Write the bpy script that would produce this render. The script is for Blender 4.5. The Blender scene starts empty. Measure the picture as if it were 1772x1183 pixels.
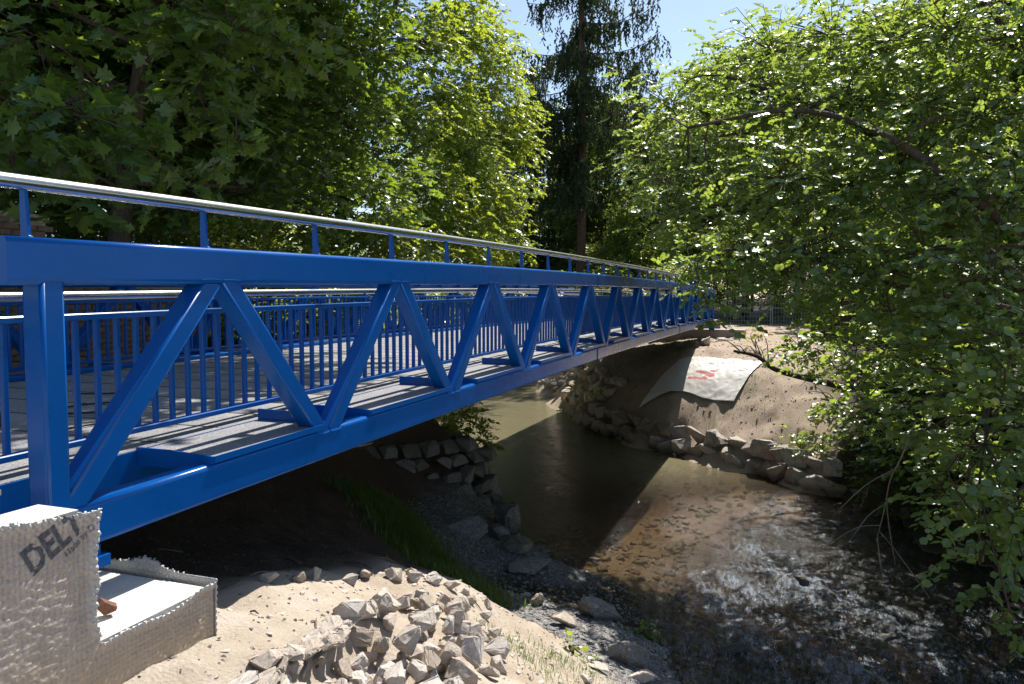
import bpy, bmesh, math, random
import numpy as np
from mathutils import Vector, Matrix, Euler, Quaternion

# ------------------------------------------------------------------ camera, sky, sun, exposure
scene = bpy.context.scene
PI = math.pi
EYE = Vector((-3.33, -2.9, 4.3))
HEAD = math.radians(20.3)
PITCH = math.atan(75.5 / 1320.0)
cam_d = bpy.data.cameras.new('camera')
cam_d.sensor_width = 36.0
cam_d.lens = 36.0 * 1320.0 / 1772.0
cam_d.clip_start = 0.05
cam_d.clip_end = 3000.0
cam = bpy.data.objects.new('camera', cam_d)
scene.collection.objects.link(cam)
cam.location = EYE
look = Vector((math.cos(HEAD) * math.cos(PITCH), math.sin(HEAD) * math.cos(PITCH), -math.sin(PITCH)))
cam.rotation_euler = look.to_track_quat('-Z', 'Y').to_euler()
scene.camera = cam

SUNV = Vector((0.70, -0.06, 1.0)).normalized()          # towards the sun
sun_el = math.asin(SUNV.z)
world = bpy.data.worlds.new('World')
scene.world = world
world.use_nodes = True
wn = world.node_tree
for n in list(wn.nodes):
    wn.nodes.remove(n)
w_out = wn.nodes.new('ShaderNodeOutputWorld')
w_bg = wn.nodes.new('ShaderNodeBackground')
w_sky = wn.nodes.new('ShaderNodeTexSky')
w_sky.sky_type = 'NISHITA'
w_sky.sun_disc = False
w_sky.sun_elevation = sun_el
w_sky.sun_rotation = math.atan2(SUNV.x, SUNV.y)
w_sky.air_density = 1.0
w_sky.dust_density = 0.6
w_sky.ozone_density = 1.0
w_bg.inputs['Strength'].default_value = 0.095
wn.links.new(w_sky.outputs[0], w_bg.inputs['Color'])
wn.links.new(w_bg.outputs[0], w_out.inputs['Surface'])

sun_d = bpy.data.lights.new('sun', 'SUN')
sun_d.energy = 5.0
sun_d.angle = math.radians(0.5)
sun_d.color = (1.0, 0.95, 0.87)
sun_o = bpy.data.objects.new('sun', sun_d)
scene.collection.objects.link(sun_o)
sun_o.rotation_euler = SUNV.to_track_quat('Z', 'Y').to_euler()
sun_o.location = (20, -2, 40)

scene.view_settings.view_transform = 'Standard'
scene.view_settings.look = 'None'
scene.view_settings.gamma = 1.0
scene.view_settings.use_curve_mapping = False
scene.view_settings.exposure = 0.85

random.seed(11)
RNG = np.random.default_rng(11)

# ------------------------------------------------------------------ shape of the ground
CTRL = np.array([
 # near bank
 (-3.3,-2.9,2.65),(-3,-1,2.68),(-6,-1,2.75),(-6,-6,2.4),(-1.09,-.35,2.70),(-.5,-.33,2.70),(-.2,-.3,2.66),(0.04,.1,2.60),(.38,.1,2.56),(.78,.1,2.43),
 (1.33,.1,2.26),(2.07,.1,2.07),(2.74,.1,1.79),(3.35,.1,1.52),(4.18,.1,.99),(4.57,.1,.70),(5.51,.1,.42),(6.58,.1,.25),(7.73,.1,.09),(8.9,.1,-.04),
 (-.75,-.71,2.62),(-.41,-1.07,2.5),(.62,-.83,2.22),(1.14,-1.1,1.88),(1.59,-.92,1.80),(2.65,-1.27,1.12),(3.21,-.84,1.12),(4.16,-1.47,.40),(5.0,-1.03,.36),
 (5.1,-1.8,0),(5.8,-1.45,.03),(6.48,-1.02,.02),(-1.4,-1.6,2.55),(0,-2.2,2.2),(1.5,-2.4,1.25),(3,-2.7,.3),(3.6,-3.0,-.05),(-1,-5,1.9),(1,-5,.2),(2,-6,-.3),(-3,-9,1.2),(-1,-12,-.2),
 # under the bridge
 (2.2,1.24,2.1),(4.6,2.2,1.55),(4.06,1.54,1.45),(5.6,1.2,.62),(6.6,2.0,.75),(7,3,1.1),(7,4,1.5),(4,4,2.2),(.5,2,2.6),(.5,4,2.7),(0,5.5,2.9),(4,6,2.95),(7,6,2.5),(10,6.5,2.5),
 (8.3,.3,.0),(9.4,1.65,0),(8.6,1.9,.25),(10.3,2.35,0),(9.5,2.8,.45),(9,3.75,.9),(10.9,3.1,.35),(11.6,3.3,.05),(11.6,4.2,1.5),(13,5.2,1.6),(13,4.3,.1),(14.6,5.6,1.0),(14.9,4.9,0),(17,6.5,0),(20,9,0),(25,12,0),(31,15,0),
 (-3,3,3.0),(-3,8,3.3),(2,9,3.2),(12,8,2.6),(14,8.5,2.8),(18,11,2.6),(25,15,2.8),(31,19,3),(40,24,3),
 # river bed
 (6.5,-3.2,-.40),(8,-1.6,-.35),(11,-1.5,-.30),(12,0,-.5),(14,1.5,-.8),(18,4,-.9),(22,6.5,-.9),(28,10,-.9),(34,12,-.9),(8,-5,-.45),(5,-6,-.45),(3,-9,-.5),(11,-4,-.35),(10.5,1.2,-.4),(1,-14,-.5),(14,-1.5,-.3),(44,16,-.9),
 # far bank
 (18.2,.3,-.05),(18.5,.4,.85),(18.9,.3,1.2),(20,.3,2.0),(21.5,.2,2.6),(23.5,0,2.75),(26,0,2.7),(16.2,-2.4,-.05),(16.6,-2.3,.75),(17.3,-2.6,1.3),(19,-2.5,2.2),(21,-2.5,2.55),(24,-2.5,2.7),
 (14.4,-3.9,-.05),(14.8,-3.9,.8),(16,-4.5,1.5),(18,-5,2.3),(13,-4.9,-.05),(13.3,-5.2,.9),(14.5,-6,1.8),(10.2,-6.3,-.05),(10.6,-6.8,1),(12,-8,2.2),(7,-9,-.05),(8,-10,1.5),(10,-12,2.5),(4,-13,0),(6,-15,1.8),
 (20,2.2,-.05),(20.4,2,.9),(21.6,3.6,-.05),(22.0,3.2,.9),(23,2.4,1.8),(24,4.8,-.05),(24.6,4.2,1.0),(26.2,4.0,2.1),(28,6.6,-.05),(28.3,5.9,.9),(30,5.6,2.1),(32,8.8,-.05),(33,8,1.4),(35,8,2.4),(27,2,2.6),(30,3,2.75),(40,0,2.7),(44,12,2.7),(50,30,3),(60,0,2.8),(60,15,2.8),
 (20,-12,2.8),(30,-8,2.8),(30,-25,3.2),(5,-25,2.6),(-15,-20,2.5),(-15,10,3.4),(-15,30,3.6),(10,30,3.6),(30,40,4),(70,50,4),(80,-30,4),
])
def _rbf_fit(c):
    d = np.sqrt(((c[:, None, :2] - c[None, :, :2]) ** 2).sum(-1))
    n = len(c)
    A = np.zeros((n + 1, n + 1))
    A[:n, :n] = -d + np.eye(n) * -0.02
    A[:n, n] = 1
    A[n, :n] = 1
    return np.linalg.solve(A, np.append(c[:, 2], 0))
RBF = _rbf_fit(CTRL)

def vnoise(x, y, seed=0):
    """smooth value noise in -1..1 on numpy arrays"""
    xi = np.floor(x).astype(np.int64); yi = np.floor(y).astype(np.int64)
    fx = x - xi; fy = y - yi
    fx = fx * fx * (3 - 2 * fx); fy = fy * fy * (3 - 2 * fy)
    def h(a, b):
        v = (a * 374761393 + b * 668265263 + seed * 1442695041) & 0x7fffffff
        v = ((v ^ (v >> 13)) * 1274126177) & 0x7fffffff
        v = v ^ (v >> 16)
        return (v & 0xffff) / 32767.5 - 1.0
    return (h(xi, yi) * (1 - fx) + h(xi + 1, yi) * fx) * (1 - fy) + (h(xi, yi + 1) * (1 - fx) + h(xi + 1, yi + 1) * fx) * fy

def ground_z(x, y, rough=True):
    x = np.asarray(x, float); y = np.asarray(y, float)
    sh = x.shape
    xf = x.ravel(); yf = y.ravel()
    out = np.empty(len(xf))
    for i in range(0, len(xf), 20000):
        a = xf[i:i + 20000]; b = yf[i:i + 20000]
        d = np.sqrt((a[:, None] - CTRL[None, :, 0]) ** 2 + (b[:, None] - CTRL[None, :, 1]) ** 2)
        out[i:i + 20000] = -d @ RBF[:-1] + RBF[-1]
    far = np.clip((np.hypot(xf - 15, yf) - 60) / 60, 0, 1)
    out = out * (1 - far) + 3.4 * far
    if rough:
        out = out + 0.05 * vnoise(xf * 1.3, yf * 1.3, 1) + 0.026 * vnoise(xf * 3.7, yf * 3.7, 2) + 0.012 * vnoise(xf * 9.1, yf * 9.1, 3) + 0.006 * vnoise(xf * 21, yf * 21, 4)
    # broken lip of the sandy shelf near the camera
    tl = np.clip((xf + 1.2) / 1.75, 0, 1)
    ly = -0.80 + 0.36 * tl + 0.05 * vnoise(xf * 5, yf * 0, 9)
    k = np.clip((ly - yf) / 0.07, 0, 1) * np.clip((xf + 1.5) / 0.3, 0, 1) * np.clip((0.75 - xf) / 0.35, 0, 1) * np.clip((yf + 2.4) / 0.8, 0, 1)
    out = out - 0.17 * k
    if rough:
        out = out + 0.020 * k * vnoise(xf * 8, yf * 8, 12)
        nb = np.clip((2.2 - np.abs(xf - 1.2)) / .5, 0, 1) * np.clip((0.5 - yf) / .4, 0, 1) * np.clip((yf + 2.5) / .5, 0, 1)
        out = out + nb * (0.016 * vnoise(xf * 6.2, yf * 6.2, 13) - 0.014 * np.clip(vnoise(xf * 4.4, yf * 4.4, 14) - 0.35, 0, 1) * 2)
        fb = np.clip((xf - 15.5 - yf) / 1.5, 0, 1) * (yf > -6) * (yf < 6) * (xf < 34)
        out = out + fb * (0.05 * vnoise(xf * 2.6, yf * 2.6, 15) + 0.03 * vnoise(xf * 6.3, yf * 6.3, 16))
    return out.reshape(sh)

def gz(x, y):
    return float(ground_z(np.array([x]), np.array([y]))[0])

# ------------------------------------------------------------------ helpers
C = scene.collection

class MB:
    """collects shapes; build() links them as ONE mesh object"""
    def __init__(self):
        self.v = []; self.f = []; self.sm = set()
    def add(self, vs, fs):
        k = len(self.v)
        self.v.extend([tuple(p) for p in vs]); self.f.extend([tuple(i + k for i in q) for q in fs])
    def box(self, c, s, rot=None):
        vs = [Vector((x * s[0] / 2, y * s[1] / 2, z * s[2] / 2)) for x in (-1, 1) for y in (-1, 1) for z in (-1, 1)]
        if rot is not None:
            vs = [rot @ v for v in vs]
        c = Vector(c)
        self.add([v + c for v in vs], [(0, 1, 3, 2), (4, 6, 7, 5), (0, 4, 5, 1), (2, 3, 7, 6), (0, 2, 6, 4), (1, 5, 7, 3)])
    def sweep(self, rings, closed=True, caps=True):
        """rings: list of equally long lists of points"""
        k = len(self.v); n = len(rings[0])
        for r in rings:
            self.v.extend([tuple(p) for p in r])
        for i in range(len(rings) - 1):
            for j in range(n if closed else n - 1):
                a = k + i * n + j; b = k + i * n + (j + 1) % n
                if n > 8 and (Vector(rings[i][j]) - Vector(rings[i][(j + 1) % n])).length < 0.0125: self.sm.add(len(self.f))
                self.f.append((a, b, b + n, a + n))
        if caps and closed:
            self.f.append(tuple(k + j for j in reversed(range(n))))
            m = k + (len(rings) - 1) * n
            self.f.append(tuple(m + j for j in range(n)))
    def tube(self, pts, rad, sides=8, caps=True):
        pts = [Vector(p) for p in pts]
        if not hasattr(rad, '__len__'):
            rad = [rad] * len(pts)
        rings = []; ref = None
        for i, p in enumerate(pts):
            t = (pts[min(i + 1, len(pts) - 1)] - pts[max(i - 1, 0)])
            if t.length < 1e-9: t = Vector((0, 0, 1))
            t.normalize()
            if ref is None:
                ref = Vector((0, 0, 1)) if abs(t.z) < 0.9 else Vector((1, 0, 0))
            a = t.cross(ref)
            if a.length < 1e-4:
                a = t.orthogonal()
            a.normalize(); b = a.cross(t).normalized(); ref = b
            rings.append([p + (a * math.cos(2 * PI * j / sides) + b * math.sin(2 * PI * j / sides)) * rad[i] for j in range(sides)])
        self.sweep(rings, True, caps)
    def bar(self, p0, p1, w, h, r=0.0, seg=3, up=(0, 0, 1)):
        """bar of rounded rectangular section: w across, h along up"""
        p0 = Vector(p0); p1 = Vector(p1); t = (p1 - p0).normalized()
        a = t.cross(Vector(up)).normalized(); b = a.cross(t).normalized()
        pr = rrect(w, h, r, seg)
        self.sweep([[p + a * x + b * y for x, y in pr] for p in (p0, p1)])
    def build(self, name, mat, parent=None, org=(0, 0, 0), loc=None, smooth=False):
        me = bpy.data.meshes.new(name)
        o_ = Vector(org)
        me.from_pydata([tuple(Vector(p) - o_) for p in self.v], [], self.f)
        o = link(name, me, mat, parent, loc, smooth)
        if self.sm and not smooth:
            for i in self.sm: me.polygons[i].use_smooth = True
        return o

def rrect(w, h, r, seg=3):
    if r <= 0:
        return [(-w / 2, -h / 2), (w / 2, -h / 2), (w / 2, h / 2), (-w / 2, h / 2)]
    out = []
    for cx, cy, a0 in ((w / 2 - r, -h / 2 + r, -90), (w / 2 - r, h / 2 - r, 0), (-w / 2 + r, h / 2 - r, 90), (-w / 2 + r, -h / 2 + r, 180)):
        for k in range(seg + 1):
            a = math.radians(a0 + 90 * k / seg)
            out.append((cx + r * math.cos(a), cy + r * math.sin(a)))
    return out

def link(name, me, mat, parent=None, loc=None, smooth=False):
    o = bpy.data.objects.new(name, me)
    C.objects.link(o)
    if mat is not None:
        for m in (mat if isinstance(mat, (list, tuple)) else [mat]):
            me.materials.append(m)
    me.update()
    if smooth and len(me.polygons):
        me.polygons.foreach_set('use_smooth', [True] * len(me.polygons))
    if parent is not None:
        o.parent = parent
    if loc is not None:
        o.location = loc
    return o

def tag(o, label=None, cat=None, group=None, kind=None):
    if label: o['label'] = label
    if cat: o['category'] = cat
    if group: o['group'] = group
    if kind: o['kind'] = kind
    return o

def thing(name, loc, label, cat, group=None, rz=0.0):
    o = bpy.data.objects.new(name, None)
    o.empty_display_size = 0.2
    C.objects.link(o)
    o.location = loc
    o.rotation_euler = (0, 0, rz)
    return tag(o, label, cat, group)

def inst(name, me, parent, loc, rot=None, scale=None):
    o = bpy.data.objects.new(name, me)
    C.objects.link(o)
    o.parent = parent
    o.location = loc
    if rot is not None: o.rotation_euler = rot
    if scale is not None: o.scale = scale
    return o

# ------------------------------------------------------------------ materials
def mat(name):
    m = bpy.data.materials.new(name)
    m.use_nodes = True
    nt = m.node_tree
    b = nt.nodes.get('Principled BSDF')
    return m, nt, b

def N(nt, kind, **kw):
    n = nt.nodes.new(kind)
    for k, v in kw.items():
        if k in n.inputs.keys():
            n.inputs[k].default_value = v
        else:
            setattr(n, k, v)
    return n

def ramp(nt, fac, stops):
    r = nt.nodes.new('ShaderNodeValToRGB')
    e = r.color_ramp.elements
    while len(e) < len(stops): e.new(0.5)
    for i, (p, c) in enumerate(stops):
        e[i].position = p
        e[i].color = (*c, 1) if len(c) == 3 else c
    nt.links.new(fac, r.inputs['Fac'])
    return r

def simple(name, col, rough=0.5, metal=0.0, var=0.15, scale=8.0, bump=0.0, bscale=60.0, spec=0.5):
    m, nt, b = mat(name)
    tc = N(nt, 'ShaderNodeTexCoord')
    nz = N(nt, 'ShaderNodeTexNoise', Scale=scale, Detail=6.0, Roughness=0.6)
    nt.links.new(tc.outputs['Object'], nz.inputs['Vector'])
    lo = tuple(c * (1 - var) for c in col); hi = tuple(min(1, c * (1 + var)) for c in col)
    r = ramp(nt, nz.outputs['Fac'], [(0.3, lo), (0.7, hi)])
    nt.links.new(r.outputs['Color'], b.inputs['Base Color'])
    b.inputs['Roughness'].default_value = rough
    b.inputs['Metallic'].default_value = metal
    b.inputs['Specular IOR Level'].default_value = spec
    if bump > 0:
        n2 = N(nt, 'ShaderNodeTexNoise', Scale=bscale, Detail=8.0, Roughness=0.65)
        nt.links.new(tc.outputs['Object'], n2.inputs['Vector'])
        bp = N(nt, 'ShaderNodeBump', Strength=bump, Distance=0.02)
        nt.links.new(n2.outputs['Fac'], bp.inputs['Height'])
        nt.links.new(bp.outputs['Normal'], b.inputs['Normal'])
    return m

M = {}
# blue powder coat with faint scuffs and dust
m, nt, b = mat('blue_paint')
tc = N(nt, 'ShaderNodeTexCoord')
n1 = N(nt, 'ShaderNodeTexNoise', Scale=1.7, Detail=5.0, Roughness=0.6)
n2 = N(nt, 'ShaderNodeTexNoise', Scale=55.0, Detail=4.0, Roughness=0.7)
nt.links.new(tc.outputs['Object'], n1.inputs['Vector']); nt.links.new(tc.outputs['Object'], n2.inputs['Vector'])
r1 = ramp(nt, n1.outputs['Fac'], [(0.3, (0.0008, 0.068, 0.285)), (0.72, (0.002, 0.082, 0.340))])
r2 = ramp(nt, n2.outputs['Fac'], [(0.66, (0, 0, 0)), (0.80, (0.10, 0.10, 0.10))])
mx = N(nt, 'ShaderNodeMix', data_type='RGBA')
nt.links.new(r2.outputs['Color'], mx.inputs[0]); nt.links.new(r1.outputs['Color'], mx.inputs[6])
mx.inputs[7].default_value = (0.10, 0.15, 0.26, 1)
nt.links.new(mx.outputs[2], b.inputs['Base Color'])
r3 = ramp(nt, n1.outputs['Fac'], [(0.3, (0.24,) * 3), (0.7, (0.34,) * 3)])
nt.links.new(r3.outputs['Color'], b.inputs['Roughness'])
bp = N(nt, 'ShaderNodeBump', Strength=0.06, Distance=0.01)
n3 = N(nt, 'ShaderNodeTexNoise', Scale=320.0, Detail=2.0)
nt.links.new(tc.outputs['Object'], n3.inputs['Vector']); nt.links.new(n3.outputs['Fac'], bp.inputs['Height'])
nt.links.new(bp.outputs['Normal'], b.inputs['Normal'])
b.inputs['Specular IOR Level'].default_value = 0.10
b.inputs['Coat Weight'].default_value = 0.25; b.inputs['Coat Roughness'].default_value = 0.20
M['blue'] = m
M['steel'] = simple('stainless_steel', (0.66, 0.64, 0.61), 0.24, 1.0, 0.06, 30, 0.02, 200)
M['galv'] = simple('galvanised_wire', (0.5, 0.5, 0.5), 0.45, 0.8, 0.1)
# grit covered deck
m, nt, b = mat('grit_deck')
tc = N(nt, 'ShaderNodeTexCoord')
vo = N(nt, 'ShaderNodeTexVoronoi', Scale=170.0)
n1 = N(nt, 'ShaderNodeTexNoise', Scale=1.1, Detail=6.0, Roughness=0.7)
nt.links.new(tc.outputs['Object'], vo.inputs['Vector']); nt.links.new(tc.outputs['Object'], n1.inputs['Vector'])
sx = N(nt, 'ShaderNodeSeparateColor'); nt.links.new(vo.outputs['Color'], sx.inputs['Color'])
r1 = ramp(nt, sx.outputs['Red'], [(0.0, (0.13, 0.13, 0.145)), (0.6, (0.22, 0.22, 0.235)), (1.0, (0.37, 0.37, 0.38))])
r2 = ramp(nt, n1.outputs['Fac'], [(0.35, (0.75, 0.75, 0.75)), (0.65, (1.1, 1.08, 1.04))])
mx = N(nt, 'ShaderNodeMix', data_type='RGBA', blend_type='MULTIPLY'); mx.inputs[0].default_value = 1.0
nt.links.new(r1.outputs['Color'], mx.inputs[6]); nt.links.new(r2.outputs['Color'], mx.inputs[7])
nt.links.new(mx.outputs[2], b.inputs['Base Color'])
b.inputs['Roughness'].default_value = 0.75
bp = N(nt, 'ShaderNodeBump', Strength=0.5, Distance=0.004)
nt.links.new(vo.outputs['Distance'], bp.inputs['Height']); nt.links.new(bp.outputs['Normal'], b.inputs['Normal'])
M['grit'] = m
M['rubber'] = simple('black_rubber', (0.012, 0.012, 0.013), 0.6)
M['concrete'] = simple('pale_concrete', (0.58, 0.55, 0.49), 0.8, 0, 0.10, 5, 0.25, 45)
M['concrete_grey'] = simple('grey_concrete', (0.33, 0.29, 0.26), 0.85, 0, 0.12, 3, 0.25, 40)
M['timber'] = simple('weathered_timber', (0.30, 0.23, 0.14), 0.75, 0, 0.3, 25, 0.3, 90)
M['darkwood'] = simple('brown_stained_wood', (0.07, 0.035, 0.02), 0.7, 0, 0.35, 15, 0.3, 60)
M['tarp'] = None
M['mortar'] = simple('mortar', (0.36, 0.31, 0.24), 0.9, 0, 0.2, 12, 0.3, 60)
M['brick'] = simple('brown_brick', (0.17, 0.115, 0.085), 0.9, 0, 0.4, 6, 0.4, 50)
M['rust'] = simple('reddish_brown_steel', (0.13, 0.05, 0.03), 0.7, 0, 0.3)

def stone_mat(name, c0, c1, c2, bscale=28, wet=False):
    m, nt, b = mat(name)
    tc = N(nt, 'ShaderNodeTexCoord'); oi = N(nt, 'ShaderNodeObjectInfo')
    ad = N(nt, 'ShaderNodeVectorMath', operation='ADD')
    nt.links.new(tc.outputs['Object'], ad.inputs[0]); nt.links.new(oi.outputs['Location'], ad.inputs[1])
    n1 = N(nt, 'ShaderNodeTexNoise', Scale=7.0, Detail=8.0, Roughness=0.65, Distortion=0.8)
    n2 = N(nt, 'ShaderNodeTexNoise', Scale=bscale, Detail=9.0, Roughness=0.7)
    for q in (n1, n2): nt.links.new(ad.outputs[0], q.inputs['Vector'])
    r1 = ramp(nt, n1.outputs['Fac'], [(0.30, c0), (0.52, c1), (0.70, c2)])
    hs = N(nt, 'ShaderNodeHueSaturation')
    mr = N(nt, 'ShaderNodeMapRange'); nt.links.new(oi.outputs['Random'], mr.inputs['Value'])
    mr.inputs['To Min'].default_value = 0.80; mr.inputs['To Max'].default_value = 1.15
    nt.links.new(mr.outputs['Result'], hs.inputs['Value']); nt.links.new(r1.outputs['Color'], hs.inputs['Color'])
    mr2 = N(nt, 'ShaderNodeMapRange'); nt.links.new(oi.outputs['Random'], mr2.inputs['Value'])
    mr2.inputs['To Min'].default_value = 1.25; mr2.inputs['To Max'].default_value = 0.6
    nt.links.new(mr2.outputs['Result'], hs.inputs['Saturation'])
    nt.links.new(hs.outputs['Color'], b.inputs['Base Color'])
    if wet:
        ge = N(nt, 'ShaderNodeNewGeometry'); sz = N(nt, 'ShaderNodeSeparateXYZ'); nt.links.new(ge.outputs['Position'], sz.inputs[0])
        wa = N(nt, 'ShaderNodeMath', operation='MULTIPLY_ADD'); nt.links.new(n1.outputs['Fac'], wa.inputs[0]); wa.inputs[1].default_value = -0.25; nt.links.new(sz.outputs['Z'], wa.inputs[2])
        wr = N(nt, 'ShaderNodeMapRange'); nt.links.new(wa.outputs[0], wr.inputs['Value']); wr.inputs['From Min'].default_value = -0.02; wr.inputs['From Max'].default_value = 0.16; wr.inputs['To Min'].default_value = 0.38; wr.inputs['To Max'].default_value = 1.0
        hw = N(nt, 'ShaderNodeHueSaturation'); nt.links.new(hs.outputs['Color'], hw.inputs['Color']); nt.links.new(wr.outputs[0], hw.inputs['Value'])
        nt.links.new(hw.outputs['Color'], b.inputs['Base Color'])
    b.inputs['Roughness'].default_value = 0.82
    bp = N(nt, 'ShaderNodeBump', Strength=0.55, Distance=0.02)
    nt.links.new(n2.outputs['Fac'], bp.inputs['Height']); nt.links.new(bp.outputs['Normal'], b.inputs['Normal'])
    return m
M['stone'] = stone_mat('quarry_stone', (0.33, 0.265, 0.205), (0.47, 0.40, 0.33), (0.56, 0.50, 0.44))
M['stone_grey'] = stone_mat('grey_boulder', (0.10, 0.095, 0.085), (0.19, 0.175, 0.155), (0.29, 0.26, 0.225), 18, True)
M['stone_bank'] = stone_mat('bank_stone', (0.18, 0.15, 0.115), (0.32, 0.27, 0.22), (0.43, 0.385, 0.33), 20, True)
M['pebble'] = stone_mat('pebbles', (0.12, 0.115, 0.11), (0.22, 0.21, 0.20), (0.36, 0.33, 0.30))

# ground sheet: colours by zone (stored per vertex: r sand, g gravel, b forest soil, a far bank)
m, nt, b = mat('ground')
at = N(nt, 'ShaderNodeVertexColor', layer_name='zone')
sc = N(nt, 'ShaderNodeSeparateColor'); nt.links.new(at.outputs['Color'], sc.inputs['Color'])
tc = N(nt, 'ShaderNodeTexCoord')
n1 = N(nt, 'ShaderNodeTexNoise', Scale=2.2, Detail=10.0, Roughness=0.68)
n2 = N(nt, 'ShaderNodeTexNoise', Scale=34.0, Detail=8.0, Roughness=0.72)
vo = N(nt, 'ShaderNodeTexVoronoi', Scale=42.0)
for q in (n1, n2, vo): nt.links.new(tc.outputs['Object'], q.inputs['Vector'])
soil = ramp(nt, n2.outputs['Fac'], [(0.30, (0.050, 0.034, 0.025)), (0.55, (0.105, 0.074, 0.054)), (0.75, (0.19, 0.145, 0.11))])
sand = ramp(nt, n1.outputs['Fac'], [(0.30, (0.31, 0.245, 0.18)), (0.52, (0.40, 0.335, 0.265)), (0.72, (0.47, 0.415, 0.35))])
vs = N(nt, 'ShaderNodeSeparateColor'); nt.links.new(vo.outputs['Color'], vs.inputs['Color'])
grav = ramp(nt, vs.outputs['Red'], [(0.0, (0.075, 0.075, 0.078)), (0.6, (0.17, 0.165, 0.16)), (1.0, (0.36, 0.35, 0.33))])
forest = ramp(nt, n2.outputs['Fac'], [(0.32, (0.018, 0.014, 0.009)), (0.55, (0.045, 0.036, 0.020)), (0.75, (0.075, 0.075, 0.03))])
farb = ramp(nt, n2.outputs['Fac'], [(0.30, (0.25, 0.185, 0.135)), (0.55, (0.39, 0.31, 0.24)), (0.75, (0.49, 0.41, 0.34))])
def mixc(f, a, c):
    q = N(nt, 'ShaderNodeMix', data_type='RGBA')
    nt.links.new(f, q.inputs[0]); nt.links.new(a, q.inputs[6]); nt.links.new(c, q.inputs[7])
    return q.outputs[2]
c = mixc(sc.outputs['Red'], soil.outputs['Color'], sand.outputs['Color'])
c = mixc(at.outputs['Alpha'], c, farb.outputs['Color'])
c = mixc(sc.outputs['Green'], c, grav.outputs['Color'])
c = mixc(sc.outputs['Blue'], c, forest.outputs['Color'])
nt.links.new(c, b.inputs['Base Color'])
b.inputs['Roughness'].default_value = 0.92
b.inputs['Specular IOR Level'].default_value = 0.2
bp = N(nt, 'ShaderNodeBump', Strength=0.7, Distance=0.03)
bp2 = N(nt, 'ShaderNodeBump', Strength=0.35, Distance=0.012)
nt.links.new(n2.outputs['Fac'], bp.inputs['Height']); nt.links.new(vo.outputs['Distance'], bp2.inputs['Height'])
nt.links.new(bp.outputs['Normal'], bp2.inputs['Normal']); nt.links.new(bp2.outputs['Normal'], b.inputs['Normal'])
M['ground'] = m

def leaf_mat(name, c_dark, c_light, t_col, trans=0.45, gloss=0.14, rough=0.38):
    m, nt, b = mat(name)
    nt.nodes.remove(b)
    out = nt.nodes.get('Material Output')
    g = N(nt, 'ShaderNodeNewGeometry'); oi = N(nt, 'ShaderNodeObjectInfo')
    ad = N(nt, 'ShaderNodeMath', operation='ADD'); nt.links.new(g.outputs['Random Per Island'], ad.inputs[0]); nt.links.new(oi.outputs['Random'], ad.inputs[1])
    fr = N(nt, 'ShaderNodeMath', operation='FRACT'); nt.links.new(ad.outputs[0], fr.inputs[0])
    r = ramp(nt, fr.outputs[0], [(0.0, c_dark), (0.65, c_light), (1.0, tuple(x * y for x, y in zip(c_light, (1.45, 1.15, 0.9))))])
    d = N(nt, 'ShaderNodeBsdfDiffuse'); nt.links.new(r.outputs['Color'], d.inputs['Color'])
    rt = ramp(nt, fr.outputs[0], [(0.0, tuple(x * 0.75 for x in t_col)), (1.0, t_col)])
    t = N(nt, 'ShaderNodeBsdfTranslucent'); nt.links.new(rt.outputs['Color'], t.inputs['Color'])
    gl = N(nt, 'ShaderNodeBsdfGlossy', Roughness=rough); gl.inputs['Color'].default_value = (0.9, 0.95, 0.9, 1)
    m1 = N(nt, 'ShaderNodeMixShader'); m1.inputs[0].default_value = trans
    nt.links.new(d.outputs[0], m1.inputs[1]); nt.links.new(t.outputs[0], m1.inputs[2])
    lw = N(nt, 'ShaderNodeLayerWeight', Blend=0.25)
    mu = N(nt, 'ShaderNodeMath', operation='MULTIPLY_ADD'); mu.inputs[1].default_value = gloss * 0.8; mu.inputs[2].default_value = gloss * 0.25
    nt.links.new(lw.outputs['Facing'], mu.inputs[0])
    m2 = N(nt, 'ShaderNodeMixShader'); nt.links.new(mu.outputs[0], m2.inputs[0])
    nt.links.new(m1.outputs[0], m2.inputs[1]); nt.links.new(gl.outputs[0], m2.inputs[2])
    nt.links.new(m2.outputs[0], out.inputs['Surface'])
    return m
M['leaf_maple'] = leaf_mat('maple_leaf', (0.040, 0.098, 0.034), (0.068, 0.14, 0.040), (0.32, 0.45, 0.03), 0.48, 0.14)
M['leaf_hazel'] = leaf_mat('hazel_leaf', (0.042, 0.100, 0.024), (0.070, 0.145, 0.030), (0.42, 0.55, 0.065), 0.54, 0.24, 0.42)
M['leaf_bright'] = leaf_mat('light_leaf', (0.05, 0.10, 0.016), (0.075, 0.135, 0.022), (0.50, 0.60, 0.04), 0.58, 0.18)
M['leaf_far'] = leaf_mat('far_leaf', (0.035, 0.072, 0.022), (0.06, 0.105, 0.03), (0.44, 0.54, 0.07), 0.54, 0.14)
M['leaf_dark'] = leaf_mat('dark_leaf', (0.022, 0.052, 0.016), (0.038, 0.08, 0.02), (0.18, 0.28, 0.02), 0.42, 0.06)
M['needle'] = leaf_mat('spruce_needle', (0.030, 0.052, 0.030), (0.050, 0.078, 0.036), (0.10, 0.13, 0.04), 0.25, 0.02, 0.5)
M['grass'] = leaf_mat('grass_blade', (0.07, 0.14, 0.02), (0.11, 0.19, 0.03), (0.22, 0.30, 0.03), 0.4)
M['yellowleaf'] = leaf_mat('yellow_leaf', (0.20, 0.22, 0.02), (0.28, 0.27, 0.03), (0.45, 0.45, 0.03), 0.45)

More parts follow.
